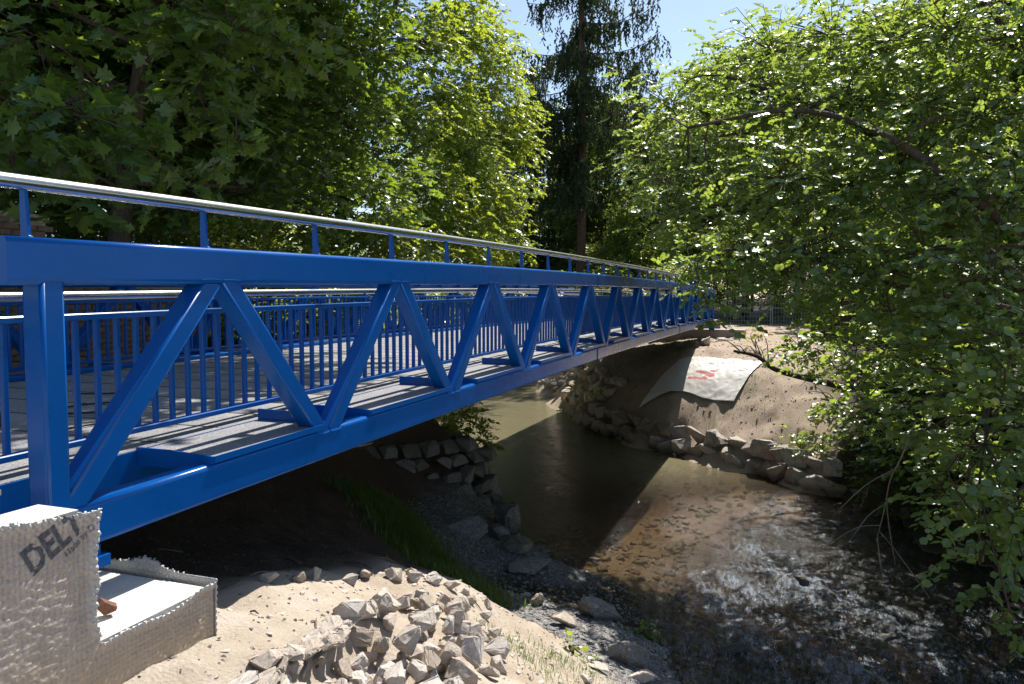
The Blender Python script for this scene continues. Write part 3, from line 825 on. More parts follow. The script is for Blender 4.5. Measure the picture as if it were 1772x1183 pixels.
# silver drainage membrane hung in front of the left abutment
def fold(x, z):
    w = 0.0009 * (1 - np.abs(vnoise(x * 9.0 + 1.6 * vnoise(x * 3, z * 3, 60), z * 34 + 2.4 * vnoise(x * 4.1, z * 3.3, 66), 61)) * 2.2)
    w = w + 0.0013 * (1 - np.abs(vnoise(x * 24 - z * 12, z * 30 + x * 9, 62)) * 2) + 0.0012 * vnoise(x * 60, z * 75, 63)
    w = w + 0.003 * vnoise(x * 2.2, z * 2.0, 64) + 0.0018 * vnoise(x * 7, z * 9, 65)
    return w
def letters(txt, size, org, ang, off=0.0, xs_=0.72):
    cu = bpy.data.curves.new('print', 'FONT'); cu.body = txt; cu.size = size; cu.offset = off
    o = bpy.data.objects.new('print', cu); C.objects.link(o)
    dg = bpy.context.evaluated_depsgraph_get(); dg.update()
    me = bpy.data.meshes.new_from_object(o.evaluated_get(dg))
    me.calc_loop_triangles()
    v = np.array([p.co[:2] for p in me.vertices]) * np.array([xs_, 1.0]); ca_, sa_ = math.cos(ang), math.sin(ang)
    v = np.c_[v[:, 0] * ca_ - v[:, 1] * sa_ + org[0], v[:, 0] * sa_ + v[:, 1] * ca_ + org[1]]
    tri = np.array([t_.vertices[:] for t_ in me.loop_triangles])
    bpy.data.objects.remove(o); bpy.data.curves.remove(cu); bpy.data.meshes.remove(me)
    return v[tri]
tris = np.concatenate([letters('DELT', 0.150, (-1.385, 3.292), math.radians(27), 0.007), letters('Made by D', 0.040, (-1.240, 3.312), math.radians(33), 0.0008, 0.85)])
hx = 0.0042
us = np.arange(-2.3, -0.465, hx); vs_ = np.arange(2.30, 3.56, hx)
UU, VV = np.meshgrid(us, vs_, indexing='ij')
top_hi = 3.475 + 0.045 * sstep(-1.15, -1.6, UU) + 0.008 * vnoise(UU * 22, UU * 0, 70) + 0.002 * np.sign(np.sin(UU * 210))
top_lo = 2.925 + 0.012 * vnoise(UU * 9, UU * 0, 71) + 0.0025 * np.sign(np.sin(UU * 210)) + 0.02 * sstep(-0.75, -0.48, UU)
edge = -1.085 + 0.020 * np.sin(VV * 7.0 + 1.0) + 0.008 * vnoise(VV * 25, VV * 0, 72) + 0.03 * sstep(3.2, 3.0, VV) * -1
keep = np.where(UU < edge, VV < top_hi, VV < top_lo)
nubs = 0.006 * np.clip(np.sin(UU * 2 * PI / 0.03) * np.sin(VV * 2 * PI / 0.03), -1, 1)
near_edge = np.maximum(sstep(0.07, 0.0, np.abs(top_hi - VV)) * (UU < edge), np.maximum(sstep(0.05, 0.0, np.abs(edge - UU)) * (VV > 2.95), sstep(0.05, 0, np.abs(top_lo - VV)) * (UU > edge)))
YY = -0.315 - fold(UU, VV) - nubs * near_edge * 0.9 - 0.012 * near_edge
pr = np.zeros_like(UU)
pts = np.c_[UU.ravel(), VV.ravel()]
for T in tris:
    lo = T.min(0) - .002; hi = T.max(0) + .002
    sel = np.where((pts[:, 0] > lo[0]) & (pts[:, 0] < hi[0]) & (pts[:, 1] > lo[1]) & (pts[:, 1] < hi[1]))[0]
    if len(sel) == 0: continue
    p = pts[sel]; a, b_, c_ = T
    def cr(p0, p1, r_): return (p1[0] - p0[0]) * (r_[:, 1] - p0[1]) - (p1[1] - p0[1]) * (r_[:, 0] - p0[0])
    s1, s2, s3 = cr(a, b_, p), cr(b_, c_, p), cr(c_, a, p)
    ins = ((s1 >= 0) & (s2 >= 0) & (s3 >= 0)) | ((s1 <= 0) & (s2 <= 0) & (s3 <= 0))
    pr.ravel()[sel[ins]] = 1
pr = pr * (vnoise(UU * 60, VV * 60, 75) > -0.8)
nu, nv = UU.shape
ids = np.arange(nu * nv).reshape(nu, nv)
kq = keep[:-1, :-1] & keep[1:, :-1] & keep[1:, 1:] & keep[:-1, 1:]
Q = np.stack([ids[:-1, :-1], ids[1:, :-1], ids[1:, 1:], ids[:-1, 1:]], -1)[kq]
used, inv = np.unique(Q, return_inverse=True)
V = np.stack([UU, YY, VV], -1).reshape(-1, 3)[used]
PR = pr.ravel()[used]; NE = near_edge.ravel()[used]
# wrap round the corner of the step: a second dimpled strip along its right face
vb = np.arange(0, 2.2, 0.008); wb = np.arange(2.30, 3.10, 0.008)
YB, ZB = np.meshgrid(vb - 0.325, wb, indexing='ij')
tb = 2.925 + 0.035 + 0.05 * np.exp(-((YB - 0.12) / 0.14) ** 2) + 0.05 * sstep(0.2, 0.6, YB) + 0.003 * np.sign(np.sin(YB * 200))
XB_ = -0.462 + 0.006 * np.sin(YB * 2 * PI / 0.03) * np.sin(ZB * 2 * PI / 0.03) + 0.012 * vnoise(YB * 4, ZB * 4, 77) + 0.03 * sstep(2.95, 3.05, ZB)
kb = ZB < tb
n2u, n2v = YB.shape
ids2 = np.arange(n2u * n2v).reshape(n2u, n2v) + len(V)
kq2 = kb[:-1, :-1] & kb[1:, :-1] & kb[1:, 1:] & kb[:-1, 1:]
Q2 = np.stack([ids2[:-1, :-1], ids2[1:, :-1], ids2[1:, 1:], ids2[:-1, 1:]], -1)[kq2]
V2 = np.stack([XB_, YB, ZB], -1).reshape(-1, 3)
Q1 = inv.reshape(-1, 4)
V = np.concatenate([V, V2]); Q = np.concatenate([Q1, Q2])
me = bpy.data.meshes.new('drainage_membrane')
mesh_np(me, V - np.array([-1.1, -0.3, 2.5]), Q)
ca = me.color_attributes.new('print', 'FLOAT_COLOR', 'POINT')
cc = np.zeros((len(V), 4), np.float32); cc[:len(PR), 0] = PR; cc[:len(NE), 1] = NE; cc[len(PR):, 1] = 1; cc[:, 3] = 1
ca.data.foreach_set('color', cc.ravel())
m, nt, b = mat('foil_membrane')
at = N(nt, 'ShaderNodeVertexColor', layer_name='print'); sc = N(nt, 'ShaderNodeSeparateColor'); nt.links.new(at.outputs['Color'], sc.inputs['Color'])
tc = N(nt, 'ShaderNodeTexCoord'); n1 = N(nt, 'ShaderNodeTexNoise', Scale=5.0, Detail=8.0, Roughness=0.65); nt.links.new(tc.outputs['Object'], n1.inputs['Vector'])
r1 = ramp(nt, n1.outputs['Fac'], [(0.3, (0.33, 0.29, 0.265)), (0.65, (0.43, 0.39, 0.365))])
sep = N(nt, 'ShaderNodeSeparateXYZ'); nt.links.new(tc.outputs['Object'], sep.inputs[0])
dirt = N(nt, 'ShaderNodeMapRange'); nt.links.new(sep.outputs['Z'], dirt.inputs['Value']); dirt.inputs['From Min'].default_value = 0.55; dirt.inputs['From Max'].default_value = 0.20
c1 = mixc(dirt.outputs[0], r1.outputs['Color'], ramp(nt, n1.outputs['Fac'], [(0.3, (0.36, 0.29, 0.22)), (0.7, (0.42, 0.345, 0.27))]).outputs['Color'])
sil = N(nt, 'ShaderNodeRGB'); sil.outputs[0].default_value = (0.42, 0.42, 0.42, 1)
c2 = mixc(sc.outputs['Green'], c1, sil.outputs[0])
ink = N(nt, 'ShaderNodeRGB'); ink.outputs[0].default_value = (0.045, 0.055, 0.085, 1)
pf_ = N(nt, 'ShaderNodeMath', operation='MULTIPLY'); pf_.inputs[1].default_value = 0.88; nt.links.new(sc.outputs['Red'], pf_.inputs[0])
nt.links.new(mixc(pf_.outputs[0], c2, ink.outputs[0]), b.inputs['Base Color'])
b.inputs['Metallic'].default_value = 0.35; b.inputs['Roughness'].default_value = 0.5
mpf = N(nt, 'ShaderNodeMapping'); mpf.inputs['Scale'].default_value = (1, 1, 1.9); nt.links.new(tc.outputs['Object'], mpf.inputs['Vector'])
nf1 = N(nt, 'ShaderNodeTexNoise', Scale=30.0, Detail=5.0, Roughness=0.6, Distortion=1.0); nt.links.new(mpf.outputs[0], nf1.inputs['Vector'])
vf = N(nt, 'ShaderNodeTexVoronoi', Scale=46.0); vf.inputs['Randomness'].default_value = 0.25; nt.links.new(tc.outputs['Object'], vf.inputs['Vector'])
bf1 = N(nt, 'ShaderNodeBump', Strength=0.55, Distance=0.012); nt.links.new(nf1.outputs['Fac'], bf1.inputs['Height'])
bf2 = N(nt, 'ShaderNodeBump', Strength=0.6, Distance=0.008); nt.links.new(vf.outputs['Distance'], bf2.inputs['Height']); nt.links.new(bf1.outputs['Normal'], bf2.inputs['Normal'])
nt.links.new(bf2.outputs['Normal'], b.inputs['Normal'])
mem = link('drainage_membrane', me, m, loc=(-1.1, -0.3, 2.5), smooth=True)
sol = mem.modifiers.new('thickness', 'SOLIDIFY'); sol.thickness = 0.004; sol.offset = 0
tag(mem, 'crinkled silver grey drainage membrane with printed dark lettering hung over the concrete abutment', 'membrane')

# timber edge, batten, rubble on the abutment
q = MB(); q.bar((-2.2, -0.02, 3.50), (-1.27, 0.02, 3.545), 0.07, 0.022, 0.002, 1); q.bar((-2.2, 0.03, 3.522), (-1.265, 0.07, 3.567), 0.016, 0.045, 0.002, 1)
o = q.build('timber_batten', M['timber']); tag(o, 'short weathered timber batten lying on the white abutment top beside the end post', 'timber')

# ------------------------------------------------------------------ stones
def place_rock(name, me, x, y, z, s, label, cat, group, rot=None, sc=(1, 1, 1)):
    o = bpy.data.objects.new(name, me); C.objects.link(o)
    o.location = (x, y, z)
    o.rotation_euler = rot if rot is not None else (random.uniform(-.5, .5), random.uniform(-.5, .5), random.uniform(0, 6.28))
    o.scale = (s * sc[0], s * sc[1], s * sc[2])
    return tag(o, label, cat, group)
pile_m = [rock_mesh('quarry_stone', 100 + i, (1, .78 + .05 * (i % 4), .62 + .06 * (i % 3)), M['stone'], 13 + i % 5, 3) for i in range(9)]
pts = []
poly = [(-.42, -1.22), (-.05, -.72), (.55, -.42), (1.05, -.36), (1.75, -.34), (2.15, -.62), (2.0, -.86), (1.25, -1.10), (.45, -1.32), (0, -1.5)]
def inside(p, pg):
    c = False; j = len(pg) - 1
    for i in range(len(pg)):
        if ((pg[i][1] > p[1]) != (pg[j][1] > p[1])) and (p[0] < (pg[j][0] - pg[i][0]) * (p[1] - pg[i][1]) / (pg[j][1] - pg[i][1]) + pg[i][0]): c = not c
        j = i
    return c
rr = random.Random(5)
tries = 0
while len(pts) < 80 and tries < 9000:
    tries += 1
    p = (rr.uniform(-.5, 2.2), rr.uniform(-1.5, -.3)); s = rr.choice([.045, .06, .075, .09, .105, .12, .135])
    if p[0] > 1.5: s *= 0.85
    if inside(p, poly) and all(math.hypot(p[0] - a, p[1] - b_) > 0.80 * (s + r_) for a, b_, r_ in pts):
        pts.append((p[0], p[1], s))
GP = 'pale quarry stones tipped in a heap on the bank'
for i, (x, y, s) in enumerate(pts):
    place_rock('quarry_stone', pile_m[i % 9], x, y, gz(x, y) + s * .35, s * 1.15, 'pale angular quarry stone in the sunlit heap on the near bank', 'stone', GP, (rr.uniform(-1, 1), rr.uniform(-1, 1), rr.uniform(0, 6.3)))
core = [p for p in pts if .1 < p[0] < 1.75 and -1.1 < p[1] < -.42]
for i, (x, y, s) in enumerate(core[:18]):
    x += rr.uniform(-.06, .06); y += rr.uniform(-.05, .05); s = rr.choice([.065, .08, .095])
    place_rock('quarry_stone', pile_m[(i * 5) % 9], x, y, gz(x, y) + .09 + s * .3, s * 1.12, 'pale angular quarry stone in the sunlit heap on the near bank', 'stone', GP, (rr.uniform(-1.2, 1.2), rr.uniform(-1.2, 1.2), rr.uniform(0, 6.3)))
# flat slabs along the edge of the sandy shelf, and stones at its back edge
slab_m = [rock_mesh('edge_slab', 160 + i, (1, .55, .30), M['stone'], 14, 3) for i in range(5)]
SL = [(-.30, -.86, .11, .9), (-.05, -.80, .09, .2), (.12, -.74, .10, .6), (-.62, -1.22, .12, .2), (-.40, -1.25, .10, .7), (-.15, -1.05, .08, .3), (-.78, -.82, .13, .5), (-.60, -.88, .11, .2), (-.50, -.70, .12, .4), (-.33, -.66, .10, .7), (-.18, -.60, .12, .3), (.02, -.56, .11, .5), (.22, -.50, .13, .3), (.45, -.44, .12, .4), (-.70, -1.02, .13, .1), (-.52, -1.08, .11, .8), (-.93, -.95, .12, .4), (-.85, -1.15, .13, .3)]
for i, (x, y, s, a) in enumerate(SL):
    place_rock('edge_slab', slab_m[i % 5], x, y, gz(x, y) + .015, s, 'flat pale slab edging the sunlit sandy shelf beside the membrane', 'stone', 'slabs along the shelf edge', (rr.uniform(-.2, .2), rr.uniform(-.2, .2), a))
for i in range(13):
    x = -1.05 + i * .125 + rr.uniform(-.03, .03); ly_ = -.80 + .36 * min(1, max(0, (x + 1.2) / 1.75)) + rr.uniform(-.03, .03)
    place_rock('edge_slab', slab_m[i % 5], x, ly_ - .02, gz(x, ly_ + .06) - .02, rr.uniform(.10, .155), 'flat pale slab edging the sunlit sandy shelf beside the membrane', 'stone', 'slabs along the shelf edge', (rr.uniform(-.25, .05), rr.uniform(-.2, .2), rr.uniform(-.2, .7)))
for i in range(9):
    x = rr.uniform(-1.0, .1); ly_ = -.80 + .36 * (x + 1.2) / 1.75; y = ly_ - rr.uniform(.15, .5); s = rr.choice([.07, .09, .11, .13])
    place_rock('quarry_stone', pile_m[(i * 4) % 9], x, y, gz(x, y) + s * .3, s, 'pale quarry stone lying under the broken lip of the sandy shelf', 'stone', 'stones under the shelf lip', (rr.uniform(-1, 1), rr.uniform(-1, 1), rr.uniform(0, 6.3)))
BK = [(.5, .12, .075), (.72, .06, .06), (.95, .10, .07), (1.25, .0, .08), (1.5, .06, .07), (1.75, -.05, .09), (1.95, -.12, .085), (2.1, -.02, .08), (2.3, -.12, .09), (2.45, -.22, .085), (2.6, -.32, .07), (2.75, -.2, .065), (2.9, -.36, .06), (2.3, -.4, .07), (2.55, -.48, .06)]
for i, (x, y, s) in enumerate(BK):
    place_rock('edge_stone', pile_m[(i * 2 + 1) % 9], x, y, gz(x, y) + .03, s, 'pale stone half in the shade at the back rim of the sandy shelf', 'stone', 'stones along the back rim of the shelf')
# single boulders on the near shore: x, y, size, label, squash, turn
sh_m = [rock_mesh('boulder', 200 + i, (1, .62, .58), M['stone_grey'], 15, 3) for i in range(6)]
sh_p = [rock_mesh('boulder', 220 + i, (1, .55, .5), M['stone'], 14, 3) for i in range(5)]
SH = [
 (9.35, 1.85, .52, 'big upright dark boulder at the water edge in the bridge shade', 0, (.1, -.2, .9), (.8, .8, 1.25)),
 (8.05, 1.25, .48, 'broad flat shaded boulder on the gravel left of the water', 0, (0, .1, .3), (1, 1.2, .55)),
 (7.1, .75, .50, 'low shaded slab at the tip of the shore gravel', 0, (0, .1, -.2), (1.2, 1, .38)),
 (7.7, 1.95, .38, 'rounded shaded boulder on the gravel under the grass strip', 0, (.2, .1, 2), (1, 1, .9)),
 (8.5, 1.75, .30, 'small shaded boulder between two larger ones by the water', 0, (.2, .3, 1), (1, 1, .9)),
 (5.12, -.42, .24, 'reddish beige block lying on the sunny gravel slope', 1, (.1, .25, -.5), (1.1, .75, .8)),
 (5.75, .12, .20, 'pinkish block at the edge of the bridge shadow on the gravel', 1, (.1, .1, .2), (1, .9, .9)),
 (5.95, -.62, .38, 'long weathered grey boulder slanting to the stream in the sun', 0, (.3, .5, -.7), (1.1, .6, .8)),
 (4.72, -1.30, .30, 'speckled rounded boulder near the lower end of the gravel shore', 0, (.1, .4, -.6), (1.1, .8, .8)),
 (4.3, -1.5, .22, 'pale small boulder at the very bottom of the gravel shore', 1, (.1, .2, -.6), (1.1, .8, .7)),
 (3.55, -1.20, .17, 'flat pale stone on the sandy slope below the green weed', 1, (.1, .3, -.5), (1.2, .8, .45)),
 (3.9, -1.10, .15, 'brown stone bedded in the sandy slope', 1, (.1, .3, .5), (1.2, .8, .5)),
 (2.9, -1.28, .12, 'small light stone on the tufted sandy slope', 1, (.1, .3, .5), (1.2, .8, .6)),
 (5.65, .45, .11, 'little pale cobble in the bridge shade on the gravel', 1, (.1, .3, .5), (1, .9, .8)),
 (5.85, .30, .10, 'little pale cobble beside the pinkish block in the shade', 1, (.4, .3, 1.5), (1, .9, .8)),
 (8.95, -3.10, .22, 'dark wet stone breaking the current in midstream', 0, (.1, .2, .4), (1.2, .8, .7)),
 (6.5, -1.75, .16, 'dark flat stone lying in the riffle near the gravel shore', 0, (.1, .1, -.3), (1.4, .7, .4)),
 (8.75, .15, .18, 'dark wet stone where the shore gravel meets the riffle', 0, (.1, .2, 1), (1.2, .9, .6)),
 (6.15, -2.25, .2, 'mossy stone in the foaming riffle at the bottom of the view', 0, (.1, .2, 2), (1.1, .9, .6)),
 (7.3, -4.1, .18, 'low wet stone in the dark fast water', 0, (.1, .2, 2), (1.3, .9, .45)),
]
for i, (x, y, s, lb, kd, rot, sc_) in enumerate(SH):
    z = max(gz(x, y), -.06) + s * sc_[2] * .30
    place_rock('boulder', (sh_p if kd else sh_m)[i % 5], x, y, z, s, lb, 'boulder', None, rot, sc_)
# dry stone wall of the left bank, in the shade
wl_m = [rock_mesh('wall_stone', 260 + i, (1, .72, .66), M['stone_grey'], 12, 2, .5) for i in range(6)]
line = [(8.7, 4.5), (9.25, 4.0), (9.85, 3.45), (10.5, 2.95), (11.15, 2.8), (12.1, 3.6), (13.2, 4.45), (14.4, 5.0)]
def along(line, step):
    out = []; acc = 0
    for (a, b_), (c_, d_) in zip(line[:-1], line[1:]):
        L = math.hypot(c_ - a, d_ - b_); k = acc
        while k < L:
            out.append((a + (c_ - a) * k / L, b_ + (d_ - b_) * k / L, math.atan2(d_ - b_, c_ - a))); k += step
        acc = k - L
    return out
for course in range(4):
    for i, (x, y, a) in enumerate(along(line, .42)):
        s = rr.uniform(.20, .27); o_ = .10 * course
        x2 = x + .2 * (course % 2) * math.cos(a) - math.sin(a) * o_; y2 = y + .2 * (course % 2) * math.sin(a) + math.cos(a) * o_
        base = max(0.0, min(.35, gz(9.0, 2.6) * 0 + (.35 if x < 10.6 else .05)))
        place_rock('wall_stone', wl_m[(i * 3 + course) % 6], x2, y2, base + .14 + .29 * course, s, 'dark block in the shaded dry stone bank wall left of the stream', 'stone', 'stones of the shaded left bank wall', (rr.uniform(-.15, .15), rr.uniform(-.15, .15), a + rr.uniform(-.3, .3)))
# blocks along the far bank
fb_m = [rock_mesh('bank_block', 300 + i, (1, .72, .66), M['stone_bank'], 11 + i % 3, 3, .5) for i in range(8)]
gb_m = [rock_mesh('bank_block', 330 + i, (1, .72, .6), M['stone_grey'], 12, 3, .55) for i in range(5)]  # darker stone, the shade under the hazel put into its colour
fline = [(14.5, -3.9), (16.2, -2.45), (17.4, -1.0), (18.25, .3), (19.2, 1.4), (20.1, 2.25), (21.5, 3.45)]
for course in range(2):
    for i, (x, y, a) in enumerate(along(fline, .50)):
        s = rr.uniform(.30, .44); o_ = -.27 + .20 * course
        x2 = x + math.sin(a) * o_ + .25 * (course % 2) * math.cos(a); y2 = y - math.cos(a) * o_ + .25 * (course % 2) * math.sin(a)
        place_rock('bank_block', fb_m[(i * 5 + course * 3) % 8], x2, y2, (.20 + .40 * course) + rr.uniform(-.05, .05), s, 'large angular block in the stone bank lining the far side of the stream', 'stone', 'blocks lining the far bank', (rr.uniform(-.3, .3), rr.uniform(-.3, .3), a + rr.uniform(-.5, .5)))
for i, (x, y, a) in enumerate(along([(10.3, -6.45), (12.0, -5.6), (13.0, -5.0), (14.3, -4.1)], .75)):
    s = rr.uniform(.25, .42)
    place_rock('bank_block', gb_m[i % 5], x + .1 * rr.random(), y - .1, .10 + rr.uniform(-.06, .08), s, 'shade-coloured wet block at the foot of the shaded right bank under the hazel', 'stone', 'dark blocks at the foot of the right bank', (rr.uniform(-.3, .3), rr.uniform(-.3, .3), a + rr.uniform(-.6, .6)))
rline = [(21.6, 3.6), (24.0, 4.75), (26, 5.7), (28, 6.55), (30, 7.7), (32, 8.75)]
for course in range(4):
    for i, (x, y, a) in enumerate(along(rline, .52)):
        s = rr.uniform(.20, .33); o_ = .05 + .36 * course + rr.uniform(-.1, .1)
        x2 = x + math.sin(a) * o_; y2 = y - math.cos(a) * o_
        place_rock('riprap_stone', pile_m[(i * 5 + course) % 9], x2, y2, max(gz(x2, y2), 0) + .08, s, 'sunlit riprap stone on the far bank seen under the bridge', 'stone', 'riprap stones beyond the bridge')
# scree line from the riprap up to the far abutment
for i in range(40):
    t = i / 39
    x = 24.6 + 3.0 * t + rr.uniform(-.3, .3); y = 5.2 - 1.2 * t + rr.uniform(-.5, .5)
    place_rock('riprap_stone', pile_m[i % 9], x, y, gz(x, y) + .05, rr.uniform(.12, .22), 'sunlit riprap stone on the far bank seen under the bridge', 'stone', 'riprap stones beyond the bridge')
# pale stone ledge below the far abutment
for i in range(26):
    t = i / 25
    x = 24.6 + .9 * math.sin(i * 2.1) * .5 + 1.2 * t; y = .9 - 1.9 * t + rr.uniform(-.15, .15)
    place_rock('ledge_stone', slab_m[i % 5], x, y, gz(x, y) + .04, rr.uniform(.2, .38), 'pale slab strewn below the far concrete abutment', 'stone', 'slabs below the far abutment', (rr.uniform(-.2, .2), rr.uniform(-.2, .2), rr.uniform(0, 6)))
o = place_rock('boulder', sh_p[1], 22.9, -.15, gz(22.9, -.15) + .1, .42, 'beige boulder on the far bank just above the plastic sheet', 'boulder', None, (.2, .1, .4), (1.1, .9, .9))
# gravel and clods: nobody could count them
P = []
while len(P) < 5200:
    x, y = rr.uniform(3.6, 10.2), rr.uniform(-2.3, 3.2)
    z = gz(x, y) if rr.random() < 2 else 0
    if -.05 < z < .75 + .2 * rr.random(): P.append((x, y, z))
V, F = strew(P, 9, .026, 3)
me = bpy.data.meshes.new('gravel'); me.from_pydata(V.tolist(), [], F)
tag(link('gravel', me, M['pebble']), kind='stuff')
P = []
while len(P) < 1500:
    x, y = rr.uniform(5.5, 17), rr.uniform(-5.5, 1.5)
    z = gz(x, y)
    if -.6 < z < -.03: P.append((x, y, z))
V, F = strew(P, 10, .042, 13, jit=1.3)
me = bpy.data.meshes.new('bed_stones'); me.from_pydata(V.tolist(), [], F)
tag(link('bed_stones', me, M['stone_bank']), kind='stuff')
P = []
while len(P) < 2600:
    x, y = rr.uniform(14, 26), rr.uniform(-5.5, 3.5)
    z = gz(x, y)
    if z > .6: P.append((x, y, z))
V, F = strew(P, 9, .027, 4)
me = bpy.data.meshes.new('soil_clods'); me.from_pydata(V.tolist(), [], F)
M['clod'] = stone_mat('clod', (.24, .18, .13), (.37, .29, .22), (.47, .39, .31))
tag(link('soil_clods', me, M['clod']), kind='stuff')
P = []
while len(P) < 2600:
    x, y = rr.uniform(-1.2, 5.0), rr.uniform(-2.0, 3.0)
    z = gz(x, y)
    if z > .7 and not (x < -.4 and y > -.3): P.append((x, y, z))
V, F = strew(P, 9, .011, 5)
me = bpy.data.meshes.new('soil_crumbs'); me.from_pydata(V.tolist(), [], F)
M['crumb'] = stone_mat('crumb', (.06, .045, .035), (.11, .085, .065), (.17, .14, .115))
tag(link('soil_crumbs', me, M['crumb']), kind='stuff')

P = []
while len(P) < 520:
    x, y = rr.uniform(-1.1, 3.4), rr.uniform(-1.9, .15)
    if not (x < -.4 and y > -.36): P.append((x, y, gz(x, y)))
V, F = strew(P, 9, .020, 9)
me = bpy.data.meshes.new('stone_chips'); me.from_pydata(V.tolist(), [], F)
tag(link('stone_chips', me, M['stone']), kind='stuff')
for i in range(26):
    x, y = rr.uniform(-.2, 4.6), rr.uniform(-1.7, 2.2)
    if gz(x, y) < .5: continue
    a = rr.uniform(0, 6.28); L = rr.uniform(.06, .22); q = MB()
    p = [Vector((x + math.cos(a) * L * t, y + math.sin(a) * L * t, gz(x + math.cos(a) * L * t, y + math.sin(a) * L * t) + .008 + .012 * math.sin(t * 3))) for t in (0, .5, 1)]
    q.tube(p, [.005, .006, .003], 5)
    tag(q.build('twig', M['bark_pale'] if i % 2 else M['bark']), 'short dry twig lying on the soil of the near bank', 'twig', 'dry twigs on the near bank')
# rubble in the corner of the step
o = place_rock('brick_rubble', rock_mesh('brick_rubble', 401, (1, .8, .7), M['rust'], 14, 2), -.90, -.12, 2.965, .055, 'broken reddish brick lump lying on the white abutment step', 'rubble', None)

# ------------------------------------------------------------------ plastic sheet with a red mark on the far bank
cs = [Vector((21.0, .45, 0)), Vector((20.1, -2.1, 0)), Vector((18.45, -1.38, 0)), Vector((20.0, 1.55, 0))]
n = 90
V = []; pr = []
for i in range(n + 1):
    for j in range(n + 1):
        u, v = i / n, j / n
        p = (cs[0] * (1 - u) + cs[1] * u) * (1 - v) + (cs[3] * (1 - u) + cs[2] * u) * v
        V.append((p.x, p.y)); pr.append((u, v))
V = np.array(V); uv = np.array(pr)
z = ground_z(V[:, 0], V[:, 1], False) + .07 + .018 * vnoise(uv[:, 0] * 6, uv[:, 1] * 6, 80) + .007 * (1 - np.abs(vnoise(uv[:, 0] * 22 - uv[:, 1] * 9, uv[:, 1] * 12 + uv[:, 0] * 7, 82)) * 2) + .012 * (1 - np.abs(vnoise(uv[:, 0] * 9 + uv[:, 1] * 5, uv[:, 1] * 4 - uv[:, 0] * 4, 81)) * 2)
def seg_d(p, a, b_):
    a = np.array(a); b_ = np.array(b_); ab_ = b_ - a
    t = np.clip(((p - a) @ ab_) / (ab_ @ ab_), 0, 1)
    return np.linalg.norm(p - a - t[:, None] * ab_, axis=1)
S = [(.475, .555), (.55, .53), (.625, .54), (.635, .575), (.59, .605), (.585, .64), (.60, .665), (.55, .695), (.455, .715)]
d = np.min([seg_d(uv * np.array([1, .8]), (a[0], a[1] * .8), (b_[0], b_[1] * .8)) for a, b_ in zip(S[:-1], S[1:])], axis=0)
mark = (d < .027) | (np.linalg.norm((uv - np.array([.605, .425])) * np.array([1, .6]), axis=1) < .036)
me = bpy.data.meshes.new('plastic_sheet')
ids = np.arange((n + 1) ** 2).reshape(n + 1, n + 1)
c0 = np.array([19.8, -.4, 1.8])
mesh_np(me, np.c_[V, z] - c0, np.stack([ids[:-1, :-1], ids[1:, :-1], ids[1:, 1:], ids[:-1, 1:]], -1).reshape(-1, 4))
ca = me.color_attributes.new('print', 'FLOAT_COLOR', 'POINT')
cc = np.zeros((len(V), 4), np.float32); cc[:, 0] = mark; cc[:, 3] = 1
ca.data.foreach_set('color', cc.ravel())
m, nt, b = mat('plastic_sheet')
at = N(nt, 'ShaderNodeVertexColor', layer_name='print'); sc = N(nt, 'ShaderNodeSeparateColor'); nt.links.new(at.outputs['Color'], sc.inputs['Color'])
wh = N(nt, 'ShaderNodeRGB'); wh.outputs[0].default_value = (0.60, 0.57, 0.53, 1)
rd = N(nt, 'ShaderNodeRGB'); rd.outputs[0].default_value = (0.46, 0.15, 0.13, 1)
nt.links.new(mixc(sc.outputs['Red'], wh.outputs[0], rd.outputs[0]), b.inputs['Base Color'])
b.inputs['Roughness'].default_value = 0.35
sheet = link('plastic_sheet', me, m, loc=c0, smooth=True)
sol = sheet.modifiers.new('thickness', 'SOLIDIFY'); sol.thickness = 0.004
tag(sheet, 'whitish plastic sheet with a faded red mark spread on the far bank', 'plastic sheet')

# ------------------------------------------------------------------ brick wall left of the bridge
W0 = Vector((4.0, 6.75, 3.0))
wall = thing('brick_wall', W0, 'low brown brick wall behind the left end of the bridge', 'wall')
q = MB(); q.box((3.6, 6.98, 3.75), (7.4, .34, 1.6)); q.box((2.15, 6.98, 4.90), (4.45, .34, .94)); q.build('wall_core', M['mortar'], wall, W0)
bm_ = MB(); bm_.box((0, 0, 0), (.235, .11, .071)); brm = None
nb = 0
for row in range(25):
    zz = 3.30 + row * .083 + .04
    x1 = 7.3 if zz < 4.5 else 4.35
    x0 = 3.3 if zz < 4.5 else 2.6
    X = x0 + (.123 if row % 2 else 0)
    while X < x1 - .1:
        l = Vector((X + .12, 6.802 + rr.uniform(-.006, .006), zz)) - W0
        if nb < 299:
            if brm is None:
                o = bm_.build('brick', M['brick'], wall, loc=l); brm = o.data
            else: o = inst('brick', brm, wall, l)
            o.rotation_euler = (rr.uniform(-.02, .02), rr.uniform(-.012, .012), rr.uniform(-.02, .02)); nb += 1
        X += .246
cap = MB(); cap.box((2.15, 6.98, 5.405), (4.5, .42, .06)); cap.build('coping', M['mortar'], wall, W0)

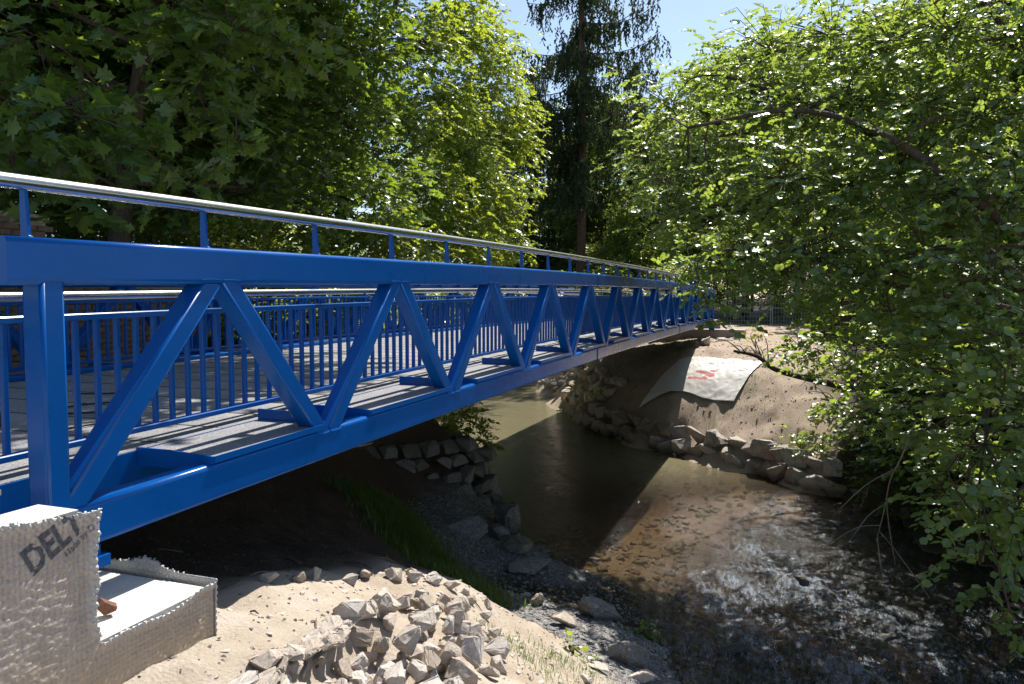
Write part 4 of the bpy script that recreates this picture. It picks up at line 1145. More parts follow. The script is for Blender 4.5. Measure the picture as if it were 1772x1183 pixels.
# ------------------------------------------------------------------ things on the deck
cw = thing('cart', (-.15, 1.72, 3.45), 'black spoked cart wheel and brown tub on the deck behind the left end post', 'cart')
q = MB(); R_ = .17
ring = [(R_ * math.cos(a), 0, R_ * math.sin(a) + R_ + .02) for a in np.linspace(0, 2 * PI, 33)]
q.tube(ring, .022, 8, caps=False); wh_ = q.build('wheel', M['rubber'], cw, smooth=True)
q = MB()
for a in np.linspace(0, PI, 7)[:-1]:
    q.tube([(R_ * math.cos(a), 0, R_ * math.sin(a) + R_ + .02), (-R_ * math.cos(a), 0, -R_ * math.sin(a) + R_ + .02)], .006, 5)
q.build('spoke', M['rubber'], wh_)
q = MB()
q.sweep([[(-.26 * s - .16, y * s + .22, z) for y in (-.15, .15)][::1] + [(.26 * s - .16, y * s + .22, z) for y in (.15, -.15)] for s, z in ((.75, .10), (1.0, .30))])
q.build('tub', M['rust'], cw)
q = MB()
for s in (-1, 1):
    q.tube([(.1, .03 + .18 * (s + 1), .19), (-.5, .06 + .16 * (s + 1), .12), (-.95, .06 + .16 * (s + 1), .36)], .015, 7)
q.build('handle_frame', M['rubber'], cw, smooth=True)
q = MB()
cp = [(-.1, 1.2), (.15, 1.45), (.45, 1.35), (.7, 1.75), (.55, 2.15), (.95, 2.2), (1.4, 1.9), (1.6, 2.4), (1.3, 2.8)]
pts_ = []
for i in range(len(cp) - 1):
    for t in np.linspace(0, 1, 8)[:-1]:
        pts_.append((cp[i][0] * (1 - t) + cp[i + 1][0] * t + .03 * math.sin(i * 3 + t * 6), cp[i][1] * (1 - t) + cp[i + 1][1] * t + .03 * math.cos(i * 2 + t * 6), 3.447 + .012 + cam_z(cp[i][0])))
q.tube(pts_, .008, 6)
tag(q.build('cable', M['rubber'], smooth=True), 'thin black cable lying in loops on the grey bridge deck', 'cable')

# ------------------------------------------------------------------ far fence panels and boards
for k in range(4):
    x, y = 41.5 + .3 * k, .8 - 2.55 * k
    fp = thing('fence_panel', (x, y, 2.75), ['wire mesh site fence panel just right of the bridge end', 'wire mesh site fence panel second from the bridge end', 'wire mesh site fence panel third from the bridge end', 'wire mesh site fence panel nearest the dark boards'][k], 'fence', 'wire mesh site fence panels')
    q = MB()
    fr_ = [(0, 0, .05), (0, 0, 2.0), (.25, -2.45, 2.0), (.25, -2.45, .05)]
    for i in range(4): q.tube([fr_[i], fr_[(i + 1) % 4]], .028, 6)
    q.tube([(0, 0, 1.0), (.25, -2.45, 1.0)], .02, 5)
    q.build('frame', M['galv'], fp)
    q = MB()
    for i in range(1, 16): q.tube([(.25 * i / 16, -2.45 * i / 16, .05), (.25 * i / 16, -2.45 * i / 16, 2.0)], .008, 4)
    for i in range(1, 8): q.tube([(0, 0, .05 + 1.95 * i / 8), (.25, -2.45, .05 + 1.95 * i / 8)], .008, 4)
    o = q.build('wire_mesh', M['galv'], fp); o['kind'] = 'stuff'
bf = thing('board_fence', (25.2, -5.0, 2.8), 'dark brown board fence with open slats in the shade under the leafy tree', 'fence')
def bp_(u, z): return Vector((25.4 + .4 * u, -3.6 - 4.6 * u, 2.75 + z))
for u in (0, .33, .66, 1.0):
    q = MB(); q.bar(bp_(u, 0), bp_(u, 1.75), .09, .09); q.build('post', M['darkwood'], bf, bf.location)
for i in range(10):
    q = MB(); q.bar(bp_(0.01, .18 + .16 * i), bp_(.325, .18 + .16 * i), .02, .15); q.build('board', M['darkwood'], bf, bf.location)
    q = MB(); q.bar(bp_(.335, .18 + .16 * i), bp_(.655, .18 + .16 * i), .02, .09); q.build('slat', M['darkwood'], bf, bf.location)
    q = MB(); q.bar(bp_(.665, .18 + .16 * i), bp_(.99, .18 + .16 * i), .02, .15); q.build('board', M['darkwood'], bf, bf.location)

# ------------------------------------------------------------------ leaves and trees
T_ROUND = (np.array([(0, 0, 0), (.22, -.36, .05), (.66, -.43, .06), (1.0, 0, -.05), (.66, .43, .06), (.22, .36, .05)], float), [(0, 1, 2, 3), (0, 3, 4, 5)])
def star(teeth):
    if teeth:
        o = [(0, 0), (-.06, .22), (-.10, .40), (.10, .36), (.18, .26), (.30, .40), (.34, .66), (.48, .52), (.50, .28), (.68, .30), (.74, .16), (1.02, 0)]
    else:
        o = [(0, 0), (-.08, .40), (.18, .26), (.36, .64), (.50, .27), (.72, .20), (1.02, 0)]
    pts = o + [(x, -y) for x, y in reversed(o[1:-1])]
    v = [(.32, 0, .04)] + [(x, y, -.10 * (abs(y) + .5 * max(0, x - .5))) for x, y in pts]
    n = len(pts)
    return np.array(v, float), [(0, 1 + i, 1 + (i + 1) % n) for i in range(n)]
T_MAPLE = star(True)
T_STAR = star(False)
T_LOBE = (np.array([(0, 0, 0), (.26, -.52, .02), (.52, -.22, .06), (1.02, 0, -.06), (.52, .22, .06), (.26, .52, .02)], float), [(0, 1, 2, 3), (0, 3, 4, 5)])
T_DIA = (np.array([(0, 0, 0), (.45, -.33, .03), (1.0, 0, -.06), (.45, .33, .03)], float), [(0, 1, 2, 3)])

def norm(a): return a / np.maximum(np.linalg.norm(a, axis=-1, keepdims=True), 1e-9)

def sprays(lobes, per, m, size, rg, droop=0.25, spread=0.8, flat=0.75, up=1.0):
    """leafy twigs scattered through ellipsoid lobes; returns leaf positions, directions, normals, sizes, twig starts and ends"""
    P = []; X = []; Nn = []; S = []; TW = []
    for lb in lobes:
        c = np.array(lb[:3]); r = lb[3]
        k = max(3, int(per * r ** 2.3))
        d = norm(rg.normal(size=(k, 3))); rad = r * rg.random((k, 1)) ** (1 / 2.0) * (1 + .18 * rg.normal(size=(k, 1)))
        p = c + d * rad * np.array([1, 1, flat])
        h = d * np.array([1, 1, .25]) + .7 * rg.normal(size=(k, 3)) * np.array([1, 1, .3])
        h = norm(h) + np.array([0, 0, -droop]) * rg.random((k, 1)); h = norm(h)
        nn = norm(np.array([0, 0, up]) + .38 * rg.normal(size=(k, 3)))
        L = size * m * .42
        TW.append((p, p + h * L))
        for j in range(m):
            t = (j + .6) / m
            sgn = 1 if j % 2 else -1
            q = p + h * L * t + np.array([0, 0, -.12 * L * t * t])
            s_ = norm(np.cross(nn, h))
            a = (.5 + .5 * rg.random((k, 1))) * spread * sgn if j < m - 1 else .2 * rg.normal(size=(k, 1))
            x = norm(h * np.cos(a * 1.3) + s_ * np.sin(a * 1.3) + np.array([0, 0, -.25]) * rg.random((k, 1)))
            n2 = norm(nn + .45 * rg.normal(size=(k, 3)))
            P.append(q); X.append(x); Nn.append(n2); S.append(size * (.5 + .85 * rg.random(k)))
    return np.concatenate(P), np.concatenate(X), np.concatenate(Nn), np.concatenate(S), TW

def leaf_frames(X, Nn):
    Y = norm(np.cross(Nn, X)); Z = np.cross(X, Y)
    return X, Y, Z

def leaves_mesh(name, tmpl, P, X, Nn, S, mtl, parent, org):
    tv, tf = tmpl
    X, Y, Z = leaf_frames(X, Nn)
    V = P[:, None, :] + S[:, None, None] * (tv[None, :, 0:1] * X[:, None, :] + tv[None, :, 1:2] * Y[:, None, :] + tv[None, :, 2:3] * Z[:, None, :])
    n = len(P); k = len(tv)
    F = (np.arange(n)[:, None, None] * k + np.array(tf)[None]).reshape(-1, len(tf[0]))
    me = bpy.data.meshes.new(name)
    mesh_np(me, V.reshape(-1, 3) - np.array(org), F)
    return link(name, me, mtl, parent)

FW = np.array(look[:]); RT = np.array([math.sin(HEAD), -math.cos(HEAD), 0.0]); UPV = np.cross(RT, FW)
def in_view(P):
    v = P - np.array(EYE[:])
    D = v @ FW
    x = v @ RT / np.maximum(D, .01); y = v @ UPV / np.maximum(D, .01)
    return (D > .5) & (np.abs(x) < .66) & (np.abs(y) < .44), D

def pick_near(P, S, n):
    ok, D = in_view(P)
    sc_ = np.where(ok, S / np.maximum(D, .1), 0)
    i = np.argsort(-sc_)[:n]
    msk = np.zeros(len(P), bool); msk[i[sc_[i] > 0]] = True
    return msk

def single_leaves(tmpl, P, X, Nn, S, mtl, parent, org, name='leaf'):
    tv, tf = tmpl
    me = bpy.data.meshes.new(name); me.from_pydata(tv.tolist(), [], tf); me.materials.append(mtl); me.update()
    X, Y, Z = leaf_frames(X, Nn)
    for i in range(len(P)):
        o = bpy.data.objects.new(name, me); C.objects.link(o); o.parent = parent
        s = float(S[i])
        mtx = Matrix(((X[i, 0] * s, Y[i, 0] * s, Z[i, 0] * s, P[i, 0] - org[0]), (X[i, 1] * s, Y[i, 1] * s, Z[i, 1] * s, P[i, 1] - org[1]), (X[i, 2] * s, Y[i, 2] * s, Z[i, 2] * s, P[i, 2] - org[2]), (0, 0, 0, 1)))
        o.matrix_local = mtx

def curve(pts, n=5):
    """Catmull-Rom through points"""
    p = [Vector(q) for q in pts]; p = [p[0] * 2 - p[1]] + p + [p[-1] * 2 - p[-2]]
    out = []
    for i in range(1, len(p) - 2):
        for k in range(n):
            t = k / n
            out.append(0.5 * ((2 * p[i]) + (-p[i - 1] + p[i + 1]) * t + (2 * p[i - 1] - 5 * p[i] + 4 * p[i + 1] - p[i + 2]) * t * t + (-p[i - 1] + 3 * p[i] - 3 * p[i + 1] + p[i + 2]) * t ** 3))
    out.append(p[-2])
    return out

def wood(limbs, lobes, TW, rg, twig_every=3, limb_r=None):
    """limbs: list of (points, r0, r1); boughs run from the nearest limb point to each lobe"""
    tr_ = MB(); br = MB()
    allp = []
    for i, (pts, r0, r1) in enumerate(limbs):
        c = curve(pts)
        rad = [r0 + (r1 - r0) * (k / (len(c) - 1)) ** .8 for k in range(len(c))]
        (tr_ if i == 0 else br).tube(c, rad, 9 if r0 > .05 else 6)
        allp += [(p, r) for p, r in zip(c, rad)]
    for lb in lobes:
        c = Vector(lb[:3])
        p, r = min(allp, key=lambda q: (q[0] - c).length + max(0, q[0].z - c.z) * .5)
        mid = (p + c) / 2 + Vector((rg.normal() * .15, rg.normal() * .15, .12 * (c - p).length))
        r0 = min(r * .6, .018 + .016 * (c - p).length)
        pts = curve([p, mid, c], 4)
        br.tube(pts, [r0 + (.012 - r0) * k / (len(pts) - 1) for k in range(len(pts))], 5)
    for lb, (a, b_) in zip(lobes, TW):
        c = Vector(lb[:3])
        for i in range(0, len(a), twig_every):
            p = Vector(a[i]); q = Vector(b_[i])
            br.tube([c + (p - c) * .15, p + Vector((0, 0, .04)), q], [.010, .006, .003], 3, caps=False)
    return tr_, br

def hero(name, base, limbs, groups, mtl, label, cat, seed, n_single=0, barkm='bark', droop=.25, twig_every=3, flat=.75):
    """groups: list of (lobes, leaf shape, leaf size, twigs per lobe, leaves per twig); the first may give single leaves"""
    rg = np.random.default_rng(seed)
    root = thing(name, base, label, cat)
    allL = []; allT = []; res = []
    for lobes, tmpl, size, per, m_ in groups:
        P, X, Nn, S, TW = sprays(lobes, per, m_, size, rg, droop, flat=flat)
        allL += list(lobes); allT += TW; res.append((tmpl, P, X, Nn, S))
    tr_, br = wood(limbs, allL, allT, rg, twig_every)
    tr_.build('trunk', M[barkm], root, base, smooth=True)
    br.build('branches', M[barkm], root, base, smooth=True)['kind'] = 'stuff'
    for gi, (tmpl, P, X, Nn, S) in enumerate(res):
        ms = pick_near(P, S, n_single) if (n_single and gi == 0) else np.zeros(len(P), bool)
        k = ~ms
        cr = leaves_mesh('crown', tmpl, P[k], X[k], Nn[k], S[k], mtl, root, base)
        if ms.any():
            single_leaves(tmpl, P[ms], X[ms], Nn[ms], S[ms], mtl, cr, base)
    return root

HZ = [(9.72, -0.45, 6.92, 0.65), (8.77, -0.95, 6.1, 0.6), (10.51, -0.77, 7.73, 1.0), (8.39, -1.1, 5.55, 0.7), (9.53, -1.21, 6.44, 1.1), (7.88, -1.97, 4.68, 0.45), (7.44, -2.04, 4.05, 0.25), (11.38, -1.57, 8.39, 1.1), (8.68, -1.93, 5.66, 1.1), (9.85, -2.0, 7.0, 1.2), (8.02, -2.31, 4.84, 0.8), (12.27, -2.45, 8.97, 1.2), (9.0, -2.74, 6.09, 1.2), (10.74, -2.88, 7.51, 1.2), (7.99, -3.07, 4.98, 0.9), (11.57, -3.43, 8.96, 1.2), (9.3, -3.56, 5.92, 1.2), (9.98, -3.73, 7.35, 1.2), (8.25, -3.82, 4.74, 0.9), (10.79, -4.28, 8.52, 1.3), (9.05, -4.31, 6.1, 1.1), (9.79, -4.68, 7.22, 1.2), (7.98, -4.49, 4.95, 0.9), (10.0, -5.07, 8.27, 1.3), (8.2, -4.97, 5.71, 1.0), (8.91, -5.27, 6.81, 1.1), (7.11, -5.1, 4.61, 0.9), (9.73, -5.83, 8.09, 1.3), (7.85, -5.47, 5.64, 1), (9.6, -2.9, 4.6, 0.4), (9.13, -3.44, 4.05, 0.6), (8.33, -4.13, 4.11, 0.7), (7.46, -4.69, 3.98, 0.7), (6.54, -5.11, 3.89, 0.7), (9.77, -3.81, 3.36, 0.6), (8.4, -4.45, 3.32, 0.6), (6.41, -4.88, 3.18, 0.55), (7.29, -4.45, 2.65, 0.45), (5.85, -4.89, 2.58, 0.5), (6.59, -4.66, 2.14, 0.4), (5.47, -4.95, 3.01, 0.4), (5.43, -5.03, 1.92, 0.35), (5.98, -4.78, 1.92, 0.35), (5.94, -4.99, 3.55, 0.5), (6.92, -4.74, 3.59, 0.5), (11.65, -3.17, 3.2, 0.6), (10.34, -4.04, 2.65, 0.5), (9.42, -2.68, 4.63, 0.6)]
HZ_LOW = [(11.4, -5.3, 1.5, .5), (12.4, -4.9, 1.3, .45), (10.6, -5.7, 1.3, .5), (9.6, -5.9, 1.6, .5), (8.8, -5.8, 1.9, .5), (12.9, -4.5, 2.0, .5), (11.8, -4.8, 2.8, .6), (13.4, -4.2, 2.8, .5), (9.2, -5.3, 1.2, .4), (7.6, -5.5, 1.6, .45), (6.8, -5.4, .9, .3), (7.6, -4.9, 2.2, .5), (6.6, -5.2, 1.6, .45), (8.8, -5.2, 2.4, .6), (9.4, -5.6, 3.2, .8), (8.2, -5.6, 3.3, .8), (7.4, -5.7, 2.6, .7), (6.4, -5.7, 2.9, .7), (10.4, -5.2, 2.2, .6), (11.2, -5.0, 1.9, .5), (5.7, -5.1, 1.3, .35), (12.0, -4.4, 2.0, .5)]
HZ_LOW += [(6.3, -4.75, 2.0, .45), (5.6, -4.75, 1.55, .4), (6.9, -4.5, 1.9, .4), (5.2, -4.85, 2.3, .45), (5.05, -4.9, 1.3, .3), (7.9, -4.4, 2.9, .5), (8.9, -4.1, 3.5, .6), (9.6, -3.4, 3.7, .55), (10.2, -3.0, 3.5, .5)]
HZ = [((-3.33 + 1.15 * (a + 3.33), -2.9 + 1.15 * (b_ + 2.9), 4.3 + 1.15 * (c_ - 4.3), 1.1 * r_) if (b_ > -2.2 and c_ > 5) else (a, b_, c_, r_)) for a, b_, c_, r_ in HZ]
HZ_LOW += [(7.55, -1.67, 4.49, 0.34), (7.26, -1.83, 4.11, 0.26), (7.93, -1.48, 4.83, 0.45), (7.53, -1.93, 4.35, 0.35)]
HZ = HZ + HZ_LOW
HZ_OUT = [(11.5, -6.5, 8.5, 1.5), (12.5, -5.5, 7, 1.5), (12, -7.5, 6, 1.5), (13, -4.5, 9, 1.4), (10, -7.5, 7, 1.4), (11, -7, 10, 1.4), (13.5, -6.5, 9, 1.5), (8.5, -7, 5.5, 1.2), (7.2, -6.6, 4.2, .9), (12.5, -4.5, 5, 1.0), (13.5, -6, 4.5, 1.2), (9.5, -6.5, 10, 1.3)]
hb = (9.6, -8.3, gz(9.6, -8.3) - .1)
limbs = [([hb, (9.5, -7.6, 2.6), (9.4, -6.7, 3.8), (9.37, -5.35, 5.1), (10.24, -4.61, 6.35), (10.76, -3.52, 7.36), (11.17, -1.59, 8.33)], .16, .03),
         ([hb, (8.9, -7.4, 2.8), (8.3, -6.4, 4.3), (7.9, -5.2, 5.4), (8.6, -4.0, 6.6), (9.4, -2.8, 7.2), (9.6, -1.2, 7.1)], .12, .025),
         ([(9.4, -6.7, 3.8), (9.3, -5.6, 4.2), (8.8, -4.2, 4.5), (8.6, -2.8, 5.0), (8.2, -1.7, 5.0)], .07, .015),
         ([hb, (8.8, -7.5, 2.3), (8.0, -6.3, 2.9), (7.2, -5.2, 3.1), (6.3, -4.9, 2.7)], .08, .015),
         ([hb, (9.8, -7.3, 3.5), (9.9, -6.6, 6), (10, -5.6, 8.5), (10.6, -4.6, 9.6)], .11, .03),
         ([hb, (10.4, -7.2, 3), (11.3, -6, 5), (12.2, -5, 7.5), (12.4, -3.2, 9)], .12, .03),
         ([(9.4, -6.7, 3.8), (9.8, -5.4, 3.4), (10.2, -4.2, 3.0), (10.8, -3.6, 3.1)], .05, .015)]
near_ = [l for l in HZ if l[0] < 8.6 and l[2] < 4.3]
rest_ = [l for l in HZ if not (l[0] < 8.6 and l[2] < 4.3)]
hero('hazel_tree', hb, limbs, [(near_, T_ROUND, .094, 84, 8), (rest_, T_ROUND, .074, 140, 9), ([l for l in HZ_OUT if l[2] < 8.2], T_ROUND, .10, 40, 8)], M['leaf_hazel'], 'large sunlit hazel with round leaves leaning over the stream from the right bank', 'tree', 21, 300, droop=.45, twig_every=4)

H2 = [(15.5, -5.2, 5, 1.4), (16.5, -4.8, 6.5, 1.4), (17.5, -5.5, 7.5, 1.5), (18.5, -5.2, 9, 1.5), (16, -6.5, 7, 1.5), (14.5, -6.5, 4.6, 1.2), (19, -6.5, 9.5, 1.5), (14.8, -4.8, 4.3, 1.0), (16.8, -4.3, 5, 1.0), (18.2, -4.6, 6.5, 1.2), (15.2, -7.6, 6, 1.4), (17.5, -7.5, 9, 1.5), (16.5, -5.5, 9, 1.4), (13.8, -5.6, 3.6, .8), (20, -5.6, 10.5, 1.4), (20.5, -5.2, 8, 1.3)]  # tree added to throw shade on the right bank blocks
h2b = (16.6, -7.6, gz(16.6, -7.6) - .1)
hero('hazel_tree', h2b, [([h2b, (16.5, -7.2, 4), (16.6, -6.6, 6), (17.2, -6, 8), (18, -5.8, 10)], .14, .04), ([h2b, (16, -7, 3.6), (15.4, -6.2, 4.6), (15, -5.4, 5)], .09, .02), ([(16.5, -7.2, 4), (17.4, -6, 5.4), (18.2, -5, 6.6)], .08, .02), ([(16.6, -6.6, 6), (18.6, -6, 8.2), (19.8, -5.7, 10)], .08, .02)], [(H2, T_ROUND, .10, 70, 8)], M['leaf_hazel'], 'second hazel added behind the large one to shade the right bank', 'tree', 23, 0, droop=.4, twig_every=6)

MP = [(2.24, 4.29, 6.17, 0.75), (2.01, 4.25, 5.56, 0.45), (2.89, 4.28, 6.26, 0.6), (2.96, 4.03, 5.83, 0.6), (3.14, 3.51, 5.73, 0.45), (2.91, 4.67, 5.42, 0.4), (3.81, 3.12, 7.33, 0.6), (3.97, 3.77, 6.79, 0.7), (4.1, 3.31, 6.18, 0.4), (3.19, 5.38, 7.34, 0.8), (3.92, 4.04, 7.61, 0.7), (4.84, 3.27, 7.61, 0.8),
      (6.9, 10.4, 8.8, 1.2), (7.3, 10.0, 6.7, 1.1), (7.2, 10.3, 7.9, 1.1), (8.1, 8.0, 7.6, 1.1), (8.2, 9.2, 8.9, 1.1), (4.6, 8.3, 7.6, .9), (4.9, 8.5, 6.2, .7), (7.76, 6.72, 8.14, 1.2), (8.88, 6.49, 7.55, 1.2), (8.7, 6.77, 6.34, 0.9), (9.57, 6.3, 8.91, 1.3), (10.47, 6.42, 6.91, 1.2), (10.7, 5.99, 8.12, 1.2), (11.39, 5.82, 9.62, 1.3), (9.78, 5.9, 9.93, 1.3), (12.21, 6.04, 6.89, 1.1), (6.97, 7.06, 5.93, 0.7), (9.81, 6.54, 5.66, 0.7), (7.4, 6.38, 8.98, 1.2)]
MP_UP = [(5.5, 2.2, 9.5, 1.3), (7, 2.6, 10.3, 1.4), (8.5, 2.2, 11.5, 1.5), (6.6, 4, 11, 1.5), (8.5, 4.2, 11.4, 1.6), (10.5, 3.6, 12.6, 1.6), (10, 5.4, 12.6, 1.6), (4, 4.6, 10, 1.4), (5, 6.5, 11, 1.6), (7.5, 7, 11.5, 1.7), (9.6, 7.8, 12, 1.7), (12, 6, 13.5, 1.7), (14.5, 7.2, 15, 1.8), (16.5, 8, 17, 1.8), (13, 8.5, 15, 1.8), (10.5, 6.8, 14.5, 1.7), (8.8, 8.8, 13.5, 1.7), (3.2, 2.6, 8.8, 1.0), (4.6, 1.9, 10.2, 1.2), (6.2, 1.7, 11.2, 1.2), (5.6, 3.4, 12, 1.4), (9.5, 2.0, 13, 1.3), (4.4, 3.2, 8.9, 1.1), (7, 5.5, 13.5, 1.7), (11.5, 8.5, 11, 1.6), (13.5, 7.5, 12, 1.6), (4.2, 9, 10, 1.6)]  # unseen boughs above the view, put in to shade deck and left foliage
mb_ = (6.2, 7.75, gz(6.2, 7.75) - .1)
limbs = [([mb_, (6.3, 7.62, 5.0), (6.38, 7.52, 6.07), (6.52, 7.37, 7.5), (6.7, 7.13, 9.03), (7.1, 6.6, 11.5), (7.6, 6.2, 14)], .21, .09),
         ([(6.42, 7.5, 6.4), (5.4, 6.6, 6.9), (4.2, 5.4, 7.0), (3.0, 4.5, 6.5), (2.2, 4.2, 6.1)], .07, .015),
         ([(6.55, 7.35, 7.6), (5.6, 6.0, 8.0), (4.8, 4.6, 7.9), (4.2, 3.6, 7.1)], .06, .015),
         ([(6.55, 7.35, 7.7), (7.8, 6.9, 7.6), (9.3, 6.5, 7.9), (10.8, 6.1, 8.0), (12.2, 6.0, 7.2)], .075, .015),
         ([(6.4, 7.5, 6.2), (7.6, 7.0, 6.3), (9.0, 6.8, 6.4), (10.2, 6.5, 6.2)], .06, .015),
         ([(6.7, 7.1, 9.1), (8.3, 6.2, 10.5), (10, 5, 11.6), (11, 4, 12.6)], .08, .02),
         ([(6.7, 7.1, 9.1), (6.5, 5.4, 10.2), (6.6, 3.8, 10.8), (7.3, 2.6, 10.8)], .07, .02),
         ([(6.6, 7.2, 8.4), (5.6, 8.2, 9), (4.6, 8.8, 9.8)], .06, .02)]
hero('maple_tree', mb_, limbs, [(MP[:12], T_MAPLE, .155, 80, 7), (MP[12:], T_STAR, .11, 150, 7), (MP_UP, T_LOBE, .17, 56, 7)], M['leaf_maple'], 'tall maple with big lobed leaves and a leaning trunk behind the bridge', 'tree', 31, 300, droop=.3, twig_every=4)

BR = [(19.08, 9.33, 10.25, 1.75), (20.67, 9.5, 13.16, 1.88), (21.05, 9.28, 8.08, 1.75), (22.16, 9.35, 11.34, 1.75), (23.84, 9.41, 14.35, 1.75), (24.14, 9.32, 9.81, 1.75), (26.04, 9.38, 12.72, 1.75), (26.77, 9.17, 8.09, 1.62), (28.3, 9.23, 11.28, 1.62), (28.91, 8.92, 12.63, 1.25), (22.39, 9.02, 6.34, 1.5), (27.44, 8.91, 6.43, 1.38), (28.85, 8.62, 9.32, 1.0), (26.21, 9.19, 14.84, 1.5), (18.6, 8.9, 5.9, 1.38), (16.81, 8.9, 6.3, 1.38), (28.99, 8.54, 10.98, 0.88), (24.67, 9.06, 8.54, 1.5), (27.55, 8.94, 14.02, 1.25), (23.76, 8.8, 6.87, 1.25), (24, 10.5, 19, 2.0), (26, 10, 20.5, 2), (22, 10.8, 17, 2.0), (28.5, 10, 21, 1.8), (19.5, 11, 16.5, 2), (25, 11.5, 22.5, 2), (28, 11, 17, 1.6)]  # last lobes: unseen top put in to shade the foliage further left
bb = (19.0, 12.0, gz(19.0, 12.0) - .1)
limbs = [([bb, (19.1, 11.8, 6), (19.6, 11.4, 9), (20.6, 11, 12.5), (22, 10.6, 16), (24, 10.5, 19.5)], .24, .06),
         ([(19.3, 11.6, 7.2), (21, 10.6, 9), (23.5, 10, 10.5), (26.2, 9.6, 11), (29, 9.4, 11.6)], .1, .025),
         ([(19.1, 11.8, 6), (20.6, 10.8, 6.8), (23, 9.8, 7), (25.6, 9.4, 7), (28, 9.2, 6.8)], .09, .025),
         ([(20.6, 11, 12.5), (23, 10.2, 13.8), (25.8, 9.8, 14.6), (28.5, 9.4, 13.8)], .09, .025),
         ([(19.1, 11.8, 6), (18, 10.8, 6.4), (17, 9.8, 6.4)], .06, .02)]
hero('maple_tree', bb, limbs, [(BR[:20], T_LOBE, .125, 130, 8), (BR[20:], T_LOBE, .2, 50, 7)], M['leaf_bright'], 'maple with bright backlit foliage overhanging the stream behind the middle of the bridge', 'tree', 41, 0, droop=.6, twig_every=8)

# spruces with hanging branchlets
def spruce_meshes(seed, H, R0, z0, strands=26):
    rg = np.random.default_rng(seed)
    tr_ = MB()
    zz = np.linspace(0, H, 14)
    tr_.tube([(.05 * math.sin(z * .4), .05 * math.cos(z * .3), z) for z in zz], [max(.03, .33 * (1 - z / H) ** .8) for z in zz], 10)
    br = MB(); P = []; X = []; Nn = []; S = []
    z = z0
    while z < H - .6:
        k = 6
        for i in range(k):
            a = rg.random() * 6.283
            t0 = (z - z0) / (H - z0)
            L = R0 * min(1, .42 + 2.1 * t0) * (1 - t0) ** .62 * (.7 + .45 * rg.random()) + .3
            pts = []
            for t in np.linspace(0, 1, 7):
                pts.append(Vector((math.cos(a) * L * t, math.sin(a) * L * t, z - .42 * L * t + .36 * L * t ** 2.2 + .02 * rg.normal())))
            br.tube(pts, [.045 * (1 - .8 * t) + .006 for t in np.linspace(0, 1, 7)], 5)
            ns = int(strands * L / 2.6) + 3
            for j in range(ns):
                t = .02 + .98 * rg.random() ** 1.2
                q = pts[min(5, int(t * 6))].lerp(pts[min(6, int(t * 6) + 1)], t * 6 - int(t * 6)) if t < 1 else pts[-1]
                off = np.array([-math.sin(a), math.cos(a), 0]) * rg.normal() * .22 * L * .4
                hang = (.35 + 1.5 * rg.random()) * (1.0 if t > .2 else .6)
                n_ = int(hang / .085) + 2
                sway = rg.normal(size=2) * .10
                for u in range(n_):
                    f_ = u / n_
                    p = np.array(q[:]) + off * min(1, f_ * 3 + .2) + np.array([sway[0] * f_, sway[1] * f_, -hang * f_])
                    dd = np.array([rg.normal() * .55, rg.normal() * .55, -1])
                    P.append(p); X.append(dd); Nn.append(rg.normal(size=3)); S.append(.16 + .12 * rg.random())
        z += (1.0 if t0 < .2 else 1.75) + .35 * rg.random()
    return tr_, br, np.array(P), norm(np.array(X)), norm(np.array(Nn)), np.array(S)
T_NEED = (np.array([(0, -.10, 0), (.5, -.24, .03), (1.0, 0, -.03), (.5, .24, .03)], float), [(0, 1, 2, 3)])
def spruce(base, seed, H, R0, z0, label, group=None, strands=26):
    root = thing('spruce_tree', base, label, 'tree', group)
    tr_, br, P, X, Nn, S = spruce_meshes(seed, H, R0, z0, strands)
    t_ = tr_.build('trunk', M['bark_red'], root, smooth=True)
    b_ = br.build('branches', M['bark'], root); b_['kind'] = 'stuff'
    # a few dead bare branches low on the trunk
    rg = np.random.default_rng(seed + 1); q = MB()
    for z in np.arange(1.5, z0, .5):
        a = rg.random() * 6.283; L = 1 + 1.6 * rg.random()
        q.tube([(0, 0, z), (math.cos(a) * L * .5, math.sin(a) * L * .5, z - .1), (math.cos(a) * L, math.sin(a) * L, z - .45)], [.03, .018, .006], 4)
    q.build('dead_branches', M['bark_pale'], root)['kind'] = 'stuff'
    leaves_mesh('crown', T_NEED, P, X, Nn, S, M['needle'], root, (0, 0, 0))
    return root
sp = spruce((43.4, 9.75, gz(43.4, 9.75) - .2), 51, 36, 6.6, 9.0, 'tall dark spruce with hanging branches and a reddish trunk standing behind the bridge', strands=30)
def copy_tree(o, loc, label, group=None, sc_=1.0, rz=0.0):
    c = o.copy(); C.objects.link(c); c.location = loc; c.rotation_euler = (0, 0, rz); c.scale = (sc_,) * 3
    for k in ('group',):
        if k in c.keys(): del c[k]
    tag(c, label, None, group)
    for ch in o.children:
        d = ch.copy(); C.objects.link(d); d.parent = c
    return c
for (x, y, s, r_) in [(52, 8.0, .55, 2.0), (56, 12.6, .6, 1.0), (49, 15.0, .56, 4.0)]:
    copy_tree(sp, (x, y, gz(x, y) - .2), 'dark spruce standing in the wood close beside the tall spruce', 'dark spruces behind the tall one', s, r_)

